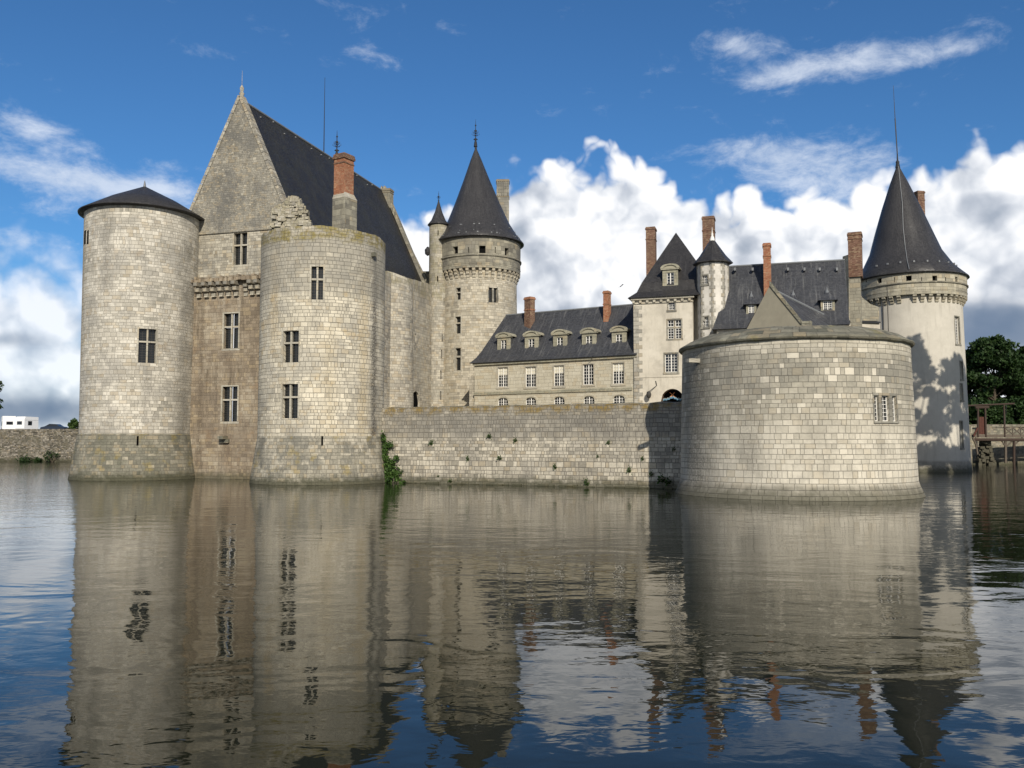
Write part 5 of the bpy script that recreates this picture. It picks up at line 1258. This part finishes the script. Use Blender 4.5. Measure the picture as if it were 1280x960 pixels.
side_body(mb, [(-2.1, .35), (2.15, .35), (2.2, .75), (2.05, .92), (1.4, 1.0), (.7, 1.38), (-.5, 1.42), (-1.3, 1.02), (-2.1, .85), (-2.2, .6)], -.85, .85); b_ = mb.build('body', M['car_dark'], r)
mb = MB(); side_body(mb, [(-1.05, 1.02), (1.15, 1.02), (.62, 1.32), (-.46, 1.35)], -.88, .88); mb.build('window', M['glass_white'], r)
for x_ in (-1.35, 1.35): wheel(r, x_, -.87, .32, .32)
place_vehicle(r, 67.5, 165.5, R_(2)); r.scale = (1, 1, 1.12)

M['rubble_d'] = plain('dark_mossy_stone', (.075, .07, .05), .95, .6, scale=2)
# ================================================================== FOOTBRIDGE (drawbridge approach)
Db = 136.0
def bp(px, py, dd=0.0): return at(px, py, Db+dd)
r = thing('timber_footbridge', (bp(1240, 547).x, Db, 0), 'old timber drawbridge on trestle posts at the far right, with a rusty red gate leaf', 'bridge')
def beam(name, pts, w, mat, dds=(0.0,)):
    mb = MB()
    for a, b in pts:
        for dd in dds: mb.tube(bp(*a, dd), bp(*b, dd), w, n=6)
    return mb.build(name, mat, r)
mb = MB(); a, b = bp(1217, 545), bp(1330, 545.5); mb.fbox(Pln((a.x, a.y), (b.x, b.y)).f, 0, (b-a).length, a.z-.2, a.z+.22, 0, 2.4); mb.build('deck', M['wood_g'], r)
beam('stringer', [((1217, 549.5), (1330, 550))], .24, M['wood'], (0.1, 2.2))
beam('portal_post', [((1222.5, 546), (1222.5, 509))], .15, M['wood'], (0,)); beam('portal_post', [((1232.5, 546), (1231.5, 510))], .15, M['wood'], (0,)); beam('portal_post', [((1256, 546), (1255, 506))], .13, M['wood'], (0,))
beam('lifting_beam', [((1200, 507.5), (1268, 504.5))], .13, M['wood'], (0, 1.8)); beam('portal_lintel', [((1219, 509.5), (1236, 509))], .2, M['wood'])
mb = MB(); a, b = bp(1222.8, 543), bp(1232.6, 543); P_ = Pln((a.x, a.y), (b.x, b.y))
for k in range(7): mb.fbox(P_.f, P_.L*k/7, P_.L*(k+.9)/7, a.z, bp(1228, 521).z, .1+.02*(k % 2), .25)
mb.build('gate_leaf', M['rust'], r)
beam('brace', [((1217, 545), (1222, 535))], .16, M['rust']); beam('brace', [((1216, 547), (1220, 556)), ((1220, 556), (1222, 568))], .15, M['wood_g'])
for a_, b_, m_ in (((1257, 548), (1257, 579), 'wood_g'), ((1267.5, 548), (1267.5, 581), 'wood'), ((1302, 548), (1302, 581), 'wood')): beam('trestle_post', [(a_, b_)], .2, M[m_], (0.2, 2.2))
for a_, b_ in (((1250, 548), (1257, 558)), ((1268, 549), (1258, 558)), ((1278, 547), (1268, 556)), ((1292, 547), (1302, 558))): beam('trestle_brace', [(a_, b_)], .12, M['wood_g'], (0.2,))
mb = MB()
for k in range(8):
    x0 = 1256+k*10; 
    for a_, b_ in (((x0, 534.5), (x0+10, 543)), ((x0, 543), (x0+10, 534.5))): mb.tube(bp(*a_), bp(*b_), .085, n=5)
    mb.tube(bp(x0, 533), bp(x0, 545), .08, n=5)
mb.tube(bp(1254, 533.8), bp(1336, 533.8), .08, n=5); mb.build('railing', M['wood_g'], r)
beam('hanging_chain', [((1258, 505), (1256, 541))], .03, M['iron'])
# broken masonry pier below the gate leaf
r = thing('masonry_pier', (bp(1230, 560).x, Db+1.2, 0), 'dark overgrown masonry pier in the water under the drawbridge gate', 'pier'); mb = MB(); rs = random.Random(31)
for k in range(90):
    t = rs.random(); py = 551+t*30; hw_ = 4+t*6; c = at(1231.5+rs.uniform(-hw_, hw_), py, Db+.8+rs.uniform(0, 1.6)); mb.box((c.x, c.y, c.z-.2), rs.uniform(.4, .9), rs.uniform(.4, .9), rs.uniform(.25, .5), rs.uniform(-.3, .3))
mb.build('pier_stones', M['rubble_d'], r)
p = at(1211, 560, 133); r = thing('abutment', (p.x, p.y, 0), 'pale stone abutment between the right tower and the drawbridge', 'wall'); mb = MB()
P_ = Pln((at(1203, 560, 132).x, 132), (at(1215, 560, 134).x, 134)); mb.fbox(P_.f, 0, P_.L, -1, zat(531, 133), 0, 4); mb.build('stonework', M['bankwall'], r); mb = MB(); mb.fbox(P_.f, -.1, P_.L+1.2, zat(541, 133), zat(533, 133), .4, 4.2); mb.build('parapet_block', M['dressed'], r)

# ================================================================== VEGETATION
def leaf_mat(name, c0, c1, c2):
    m, g, b = new_mat(name); pos = g.node('ShaderNodeNewGeometry').outputs['Position']; rnd = g.node('ShaderNodeNewGeometry').outputs['Random Per Island']
    n = g.noise(pos, .5, 4, .6); col = g.ramp(g.add(g.mul(rnd, .5), g.mul(n, .55)), [(.2, c0), (.55, c1), (.95, c2)])
    g.put(b.inputs['Base Color'], col); b.inputs['Roughness'].default_value = .65; b.inputs['Specular IOR Level'].default_value = .25
    tr = g.node('ShaderNodeBsdfTranslucent'); g.put(tr.inputs[0], g.mix(1.0, col, (1.0, 1.25, .5), 'MULTIPLY')); mx = g.node('ShaderNodeMixShader'); mx.inputs[0].default_value = .22
    o = [q for q in m.node_tree.nodes if q.type == 'OUTPUT_MATERIAL'][0]; L = m.node_tree.links
    L.new(b.outputs[0], mx.inputs[1]); L.new(tr.outputs[0], mx.inputs[2]); L.new(mx.outputs[0], o.inputs[0]); return m
M['leaf_d'] = leaf_mat('leaves_dark', (.012, .028, .008), (.024, .052, .014), (.055, .095, .028)); M['leaf_m'] = leaf_mat('leaves_mid', (.025, .05, .012), (.045, .085, .02), (.09, .14, .04)); M['ivy'] = leaf_mat('ivy_leaves', (.02, .045, .012), (.05, .10, .02), (.10, .17, .04))
M['bark'] = plain('bark', (.07, .055, .04), .95, .4, scale=4)
def leaves(P, S, mat, name, par, seed=0, up=.3):
    rng = np.random.default_rng(seed); n = len(P); P = np.asarray(P, float); S = np.asarray(S, float).reshape(-1, 1)
    a = rng.normal(size=(n, 3)); a /= np.linalg.norm(a, axis=1, keepdims=True); b = rng.normal(size=(n, 3)); b[:, 2] *= up; b -= a*(a*b).sum(1, keepdims=True); b /= np.linalg.norm(b, axis=1, keepdims=True)
    a = a*S; b = b*S*.62; V = np.stack([P-a, P-a*.1-b, P+a, P-a*.1+b], 1).reshape(-1, 3)
    o0 = np.array(par['_o']) if par is not None and '_o' in par else np.zeros(3); V = V-o0
    me = bpy.data.meshes.new(name); me.vertices.add(len(V)); me.vertices.foreach_set('co', V.ravel()); me.loops.add(4*n); me.loops.foreach_set('vertex_index', np.arange(4*n, dtype=np.int32)); me.polygons.add(n)
    me.polygons.foreach_set('loop_start', np.arange(0, 4*n, 4, dtype=np.int32)); me.update(calc_edges=True); me.validate(); me.materials.append(mat)
    o = bpy.data.objects.new(name, me); COL.objects.link(o)
    if par is not None: o.parent = par; o['_o'] = tuple(o0)
    return o
def tree(x_, y_, z0, h_, R0, seed, label, group=None, mat='leaf_d', leaf=.3, n=9000, low=.12, nc=60, name='broadleaf_tree'):
    r = thing(name, (x_, y_, z0), label, 'tree', group); rs = random.Random(seed); rng = np.random.default_rng(seed)
    mb = MB(); prev = Vector((x_, y_, z0-.3)); rad = h_*.022+.1
    for k in range(6):
        q = Vector((x_+rs.uniform(-.3, .3)*k*.5, y_+rs.uniform(-.3, .3)*k*.5, z0+h_*.8*(k+1)/6)); r1 = rad*.78; mb.tube(prev, q, rad, r1, 9); prev = q; rad = r1
    mb.build('trunk', M['bark'], r)
    C = []
    for k in range(nc):
        t = rs.random()**.75; zz_ = low+(1-low)*t; prof = math.sin(math.pi*min(1, max(.02, (zz_-low*.3)/(1.04-low*.3)))**.8)**.6; ang = rs.uniform(0, 6.28); rr = R0*prof*math.sqrt(rs.uniform(.15, 1))*.85
        C.append((x_+rr*math.cos(ang), y_+rr*math.sin(ang), z0+h_*zz_*.96, rs.uniform(.13, .27)*R0))
    mb = MB()
    for c in C[::4]:
        zt = z0+(c[2]-z0)*.62; mb.tube((x_, y_, min(zt, z0+h_*.75)), (c[0], c[1], c[2]), .13, .04, 6)
    mb.build('limbs', M['bark'], r)
    cn = len(C); ci = rng.integers(0, cn, n); c_ = np.array(C); d = rng.normal(size=(n, 3)); d /= np.linalg.norm(d, axis=1, keepdims=True); rr = (rng.random((n, 1))**.45)*c_[ci, 3:4]; P = c_[ci, :3]+d*rr*np.array([1.15, 1.15, .75])
    leaves(P, leaf*(.6+.8*rng.random(n)), M[mat], 'crown', r, seed); return r
def tpx(px, pyt, D, **k):
    p = at(px, pyt, D); z0 = 5.35; return tree(p.x, D, z0, p.z-z0, seed=k.pop('seed'), **k)
GB_ = 'dark trees behind the right bank'
tpx(1208, 436, 162, R0=5.0, seed=1, label='dark tree half hidden behind the right tower', group=GB_, n=14000, low=.02, nc=70)
tpx(1240, 420, 158, R0=6.8, seed=2, label='tallest dark tree in the gap right of the white tower', group=GB_, n=24000, low=.02, nc=110)
tpx(1262, 455, 166, R0=4.5, seed=3, label='lower dark tree filling the dip between the two tallest trees on the right', group=GB_, n=13000, low=.02, nc=70)
tpx(1290, 428, 160, R0=5.6, seed=4, label='dark tree cut by the right edge of the photo', group=GB_, n=16000, low=.02, nc=90)
def shrub(x_, y_, z0, h_, R0, seed, label, group=None, mat='leaf_d', n=1500, leaf=.22, name='shrub'):
    r = thing(name, (x_, y_, z0), label, 'shrub', group); rng = np.random.default_rng(seed); rs = random.Random(seed)
    C = np.array([(x_+rs.uniform(-1, 1)*R0*.7, y_+rs.uniform(-1, 1)*R0*.5, z0+h_*rs.uniform(.15, .8), R0*rs.uniform(.25, .5)) for _ in range(14)])
    ci = rng.integers(0, 14, n); d = rng.normal(size=(n, 3)); d /= np.linalg.norm(d, axis=1, keepdims=True); P = C[ci, :3]+d*(rng.random((n, 1))**.4)*C[ci, 3:4]
    mb = MB()
    for k in range(5): c = C[k]; mb.tube((x_, y_, z0), (c[0], c[1], c[2]), .06, .02, 5)
    mb.build('stems', M['bark'], r); leaves(P, leaf*(.6+.8*rng.random(n)), M[mat], 'foliage', r, seed); return r
for i, (px, D, hh_, lab) in enumerate(((1217, 148, 5.5, 'dark shrub behind the abutment wall beside the right tower'), (1232, 149, 6, 'dark shrub behind the gate leaf of the drawbridge'), (1248, 148, 5, 'dark shrub behind the middle posts of the drawbridge'), (1264, 150, 6, 'dark shrub behind the left end of the bridge railing'), (1280, 149, 6, 'dark shrub at the right edge behind the bridge railing'))):
    p = at(px, 530, D); shrub(p.x, D, 5.35, hh_, 3.0, 40+i, lab, 'shrubs behind the right bank wall', n=3500, leaf=.26)
p = at(94, 533, 172); shrub(p.x, 172, 5.35, 3.0, 1.5, 60, 'green bush behind the left embankment, touching the left round tower', mat='leaf_m')
tree(at(-26, 500, 178).x, 178, 5.35, 13.5, 4.6, 61, 'dark tree whose branch tip just enters the left edge of the photo', n=7000, low=.3)
# tall trees on the near right bank: outside the picture, they shade the white tower
SD = Vector((sdx, sdy))
def shade_tree(px7, L_, ztop_shadow, R0, seed, nm, n=9000):
    base = Vector((px7, 106.0))+SD*L_; zt = ztop_shadow+L_*math.tan(R_(SUN_EL))
    tree(base.x, base.y, 2.5, zt-2.5, R0, seed, nm, 'tall trees on the near right bank', mat='leaf_m', n=n, leaf=.27, low=.30, nc=46)
shade_tree(46.8, 31.5, 15.2, 5.2, 71, 'tall leafy tree nearest the water on the right bank', 10000)
shade_tree(52.8, 35, 13.5, 5.2, 72, 'broad leafy tree behind the one nearest the water on the right bank', 10000)
shade_tree(57.0, 42, 16.0, 6.0, 73, 'tall leafy tree furthest from the water on the right bank', 8000)
# ivy in the corner of the moat wall and the ruined tower
r = thing('ivy_plant', (CA.x-.6, CA.y, 0), 'green ivy climbing from the water where moat wall meets the roofless tower', 'ivy'); rng = np.random.default_rng(5); P = []
uI = CW.hit(482, 580)[0]
for (px, py, sx, sy, n) in ((483, 548, 1.6, 6, 160), (484.5, 562, 1.8, 5, 160), (489.5, 556.5, 3.5, 3.5, 260), (485, 571, 1.8, 5, 180), (499.5, 572, 1.4, 2.5, 90), (488, 584, 5, 6, 420), (495, 590, 4.5, 6, 320), (487, 597, 3.5, 6, 520), (492, 578, 3, 4, 160), (500, 598, 2, 4, 120), (506, 602, 3, 1.5, 60)):
    for _ in range(n):
        a = rng.normal(0, .85)*sx+px; b = rng.normal(0, .6)*sy+py; u_, z_ = CW.hit(a, b); P.append(tuple(CW.f(u_, max(.02, z_), -.32-abs(rng.normal(0, .14)))))
leaves(P, .10*(.6+.8*rng.random(len(P))), M['ivy'], 'foliage', r, 5)
mb = MB(); pr = None
for px, py in ((487, 603), (486, 592), (484.5, 578), (484.5, 565), (483.5, 552), (482.5, 543)):
    u_, z_ = CW.hit(px, py); q = CW.f(u_, z_, -.27)
    if pr is not None: mb.tube(pr, q, .04, .03, 5)
    pr = q
mb.build('stem', M['bark'], r)
# small plants rooted in the joints of the moat wall (one mesh pair, copied)
def tuft_mesh():
    rng = np.random.default_rng(8); n = 46; d = rng.normal(size=(n, 3)); d[:, 1] = -abs(d[:, 1])*.7; P = d*np.array([.12, .12, .12]); o = leaves(P, .07*(.6+.8*rng.random(n)), M['leaf_m'], 'wall_plant', None, 8); return o
tf = tuft_mesh(); rs = random.Random(17); spots = [(553, 536), (613, 545), (541, 553), (541.5, 556), (626, 572), (645, 550), (570, 577), (586, 573), (695, 583), (700, 577), (748, 570), (752, 573), (762, 553), (786, 547), (790, 565), (788, 587), (804, 573), (808, 598), (815, 592), (822, 567), (830, 543), (838, 545), (843, 561), (828, 598), (836, 601), (845, 600), (550, 595), (565, 601), (612, 590), (616, 599), (628, 592), (660, 574), (737, 598), (735, 603), (509, 597), (504, 590)]
seen_ = {}
spots = sorted(spots)[::2]
for i, (px, py) in enumerate(spots):
    if i == 0: o = tf
    else: o = tf.copy(); COL.objects.link(o)
    u_, z_ = CW.hit(px, py); p = CW.f(u_, max(.1, z_), -.25*(1-z_/zt_)); o.location = p; s_ = rs.uniform(.5, 1.2)*(1.6 if py > 592 and px > 800 else 1); o.scale = (s_, s_, s_*rs.uniform(.7, 1.3)); o.rotation_euler = (0, rs.uniform(-.5, .5), rs.uniform(-.4, .1))
    hz_ = 'just above the waterline' if py > 588 else 'low' if py > 568 else 'halfway up' if py > 550 else 'high'
    zn_ = 'beside the ivy' if px < 535 else 'left of the dormers' if px < 600 else 'under the leftmost dormer' if px < 645 else 'under the second dormer' if px < 683 else 'under the middle dormer' if px < 718 else 'under the fourth dormer' if px < 755 else 'under the rightmost dormer' if px < 795 else 'at the shadow edge' if px < 818 else 'in the bastion shadow'
    key_ = (hz_, zn_); seen_.setdefault(key_, []).append(o); o['group'] = 'small plants growing on the moat wall'; o['category'] = 'plant'
for (hz_, zn_), L_ in seen_.items():
    for k, o in enumerate(L_):
        o['label'] = f"plant {hz_} on moat wall {zn_}" + (f", {('first', 'second', 'third', 'fourth')[k]} from left" if len(L_) > 1 else '')
# reeds and weeds at the foot of the far left embankment
for i, (px, lab) in enumerate(((38, 'weed clump at the waterline under the caravan'), (52, 'small weed clump at the waterline between the caravan and the dark car'), (70, 'largest weed clump at the foot of the left embankment, under the dark car'))):
    p = at(px, 575, 160); shrub(p.x, bankline(p.x)-.9, -.1, (.8, .6, 2.2)[i], (2.0, 1.2, 1.6)[i], 80+i, lab, 'weeds at the foot of the left embankment', mat='leaf_d', n=320, leaf=.16, name='weed_clump')
# bird gliding in front of the clouds
M['bird'] = plain('dark_feathers', (.03, .03, .03), .8, .2); p = at(777, 357, 85); mb = MB()
ax = Vector((.55, .2, .8)).normalized()
vs = [(-.18, 0, -.10), (.0, -.05, 0), (.20, 0, .16), (0, .05, .03), (.02, 0, -.05)]
mb.tube(p+Vector((-.16, 0, -.12)), p+Vector((.14, 0, .10)), .045, .03, 8); mb.tube(p+Vector((.14, 0, .10)), p+Vector((.2, 0, .15)), .035, .008, 6)
for s_ in (-1, 1):
    b0 = p+Vector((-.05, 0, -.03)); b1 = p+Vector((.07, 0, .06)); t = p+Vector((-.05+s_*.16, s_*.35, .22 if s_ > 0 else -.2)); m_ = p+Vector((.02+s_*.14, s_*.2, .16 if s_ > 0 else -.06))
    mb.face([b0, b1, m_, t]); mb.face([q+Vector((0, .01, -.012)) for q in (t, m_, b1, b0)])
mb.face([p+Vector((-.15, -.02, -.1)), p+Vector((-.30, -.06, -.2)), p+Vector((-.30, .06, -.22)), p+Vector((-.15, .02, -.1))])
tag(mb.build('bird', M['bird']), 'small dark bird flying in front of the clouds above the low house', 'bird')

for o in bpy.data.objects:
    if '_o' in o: del o['_o']
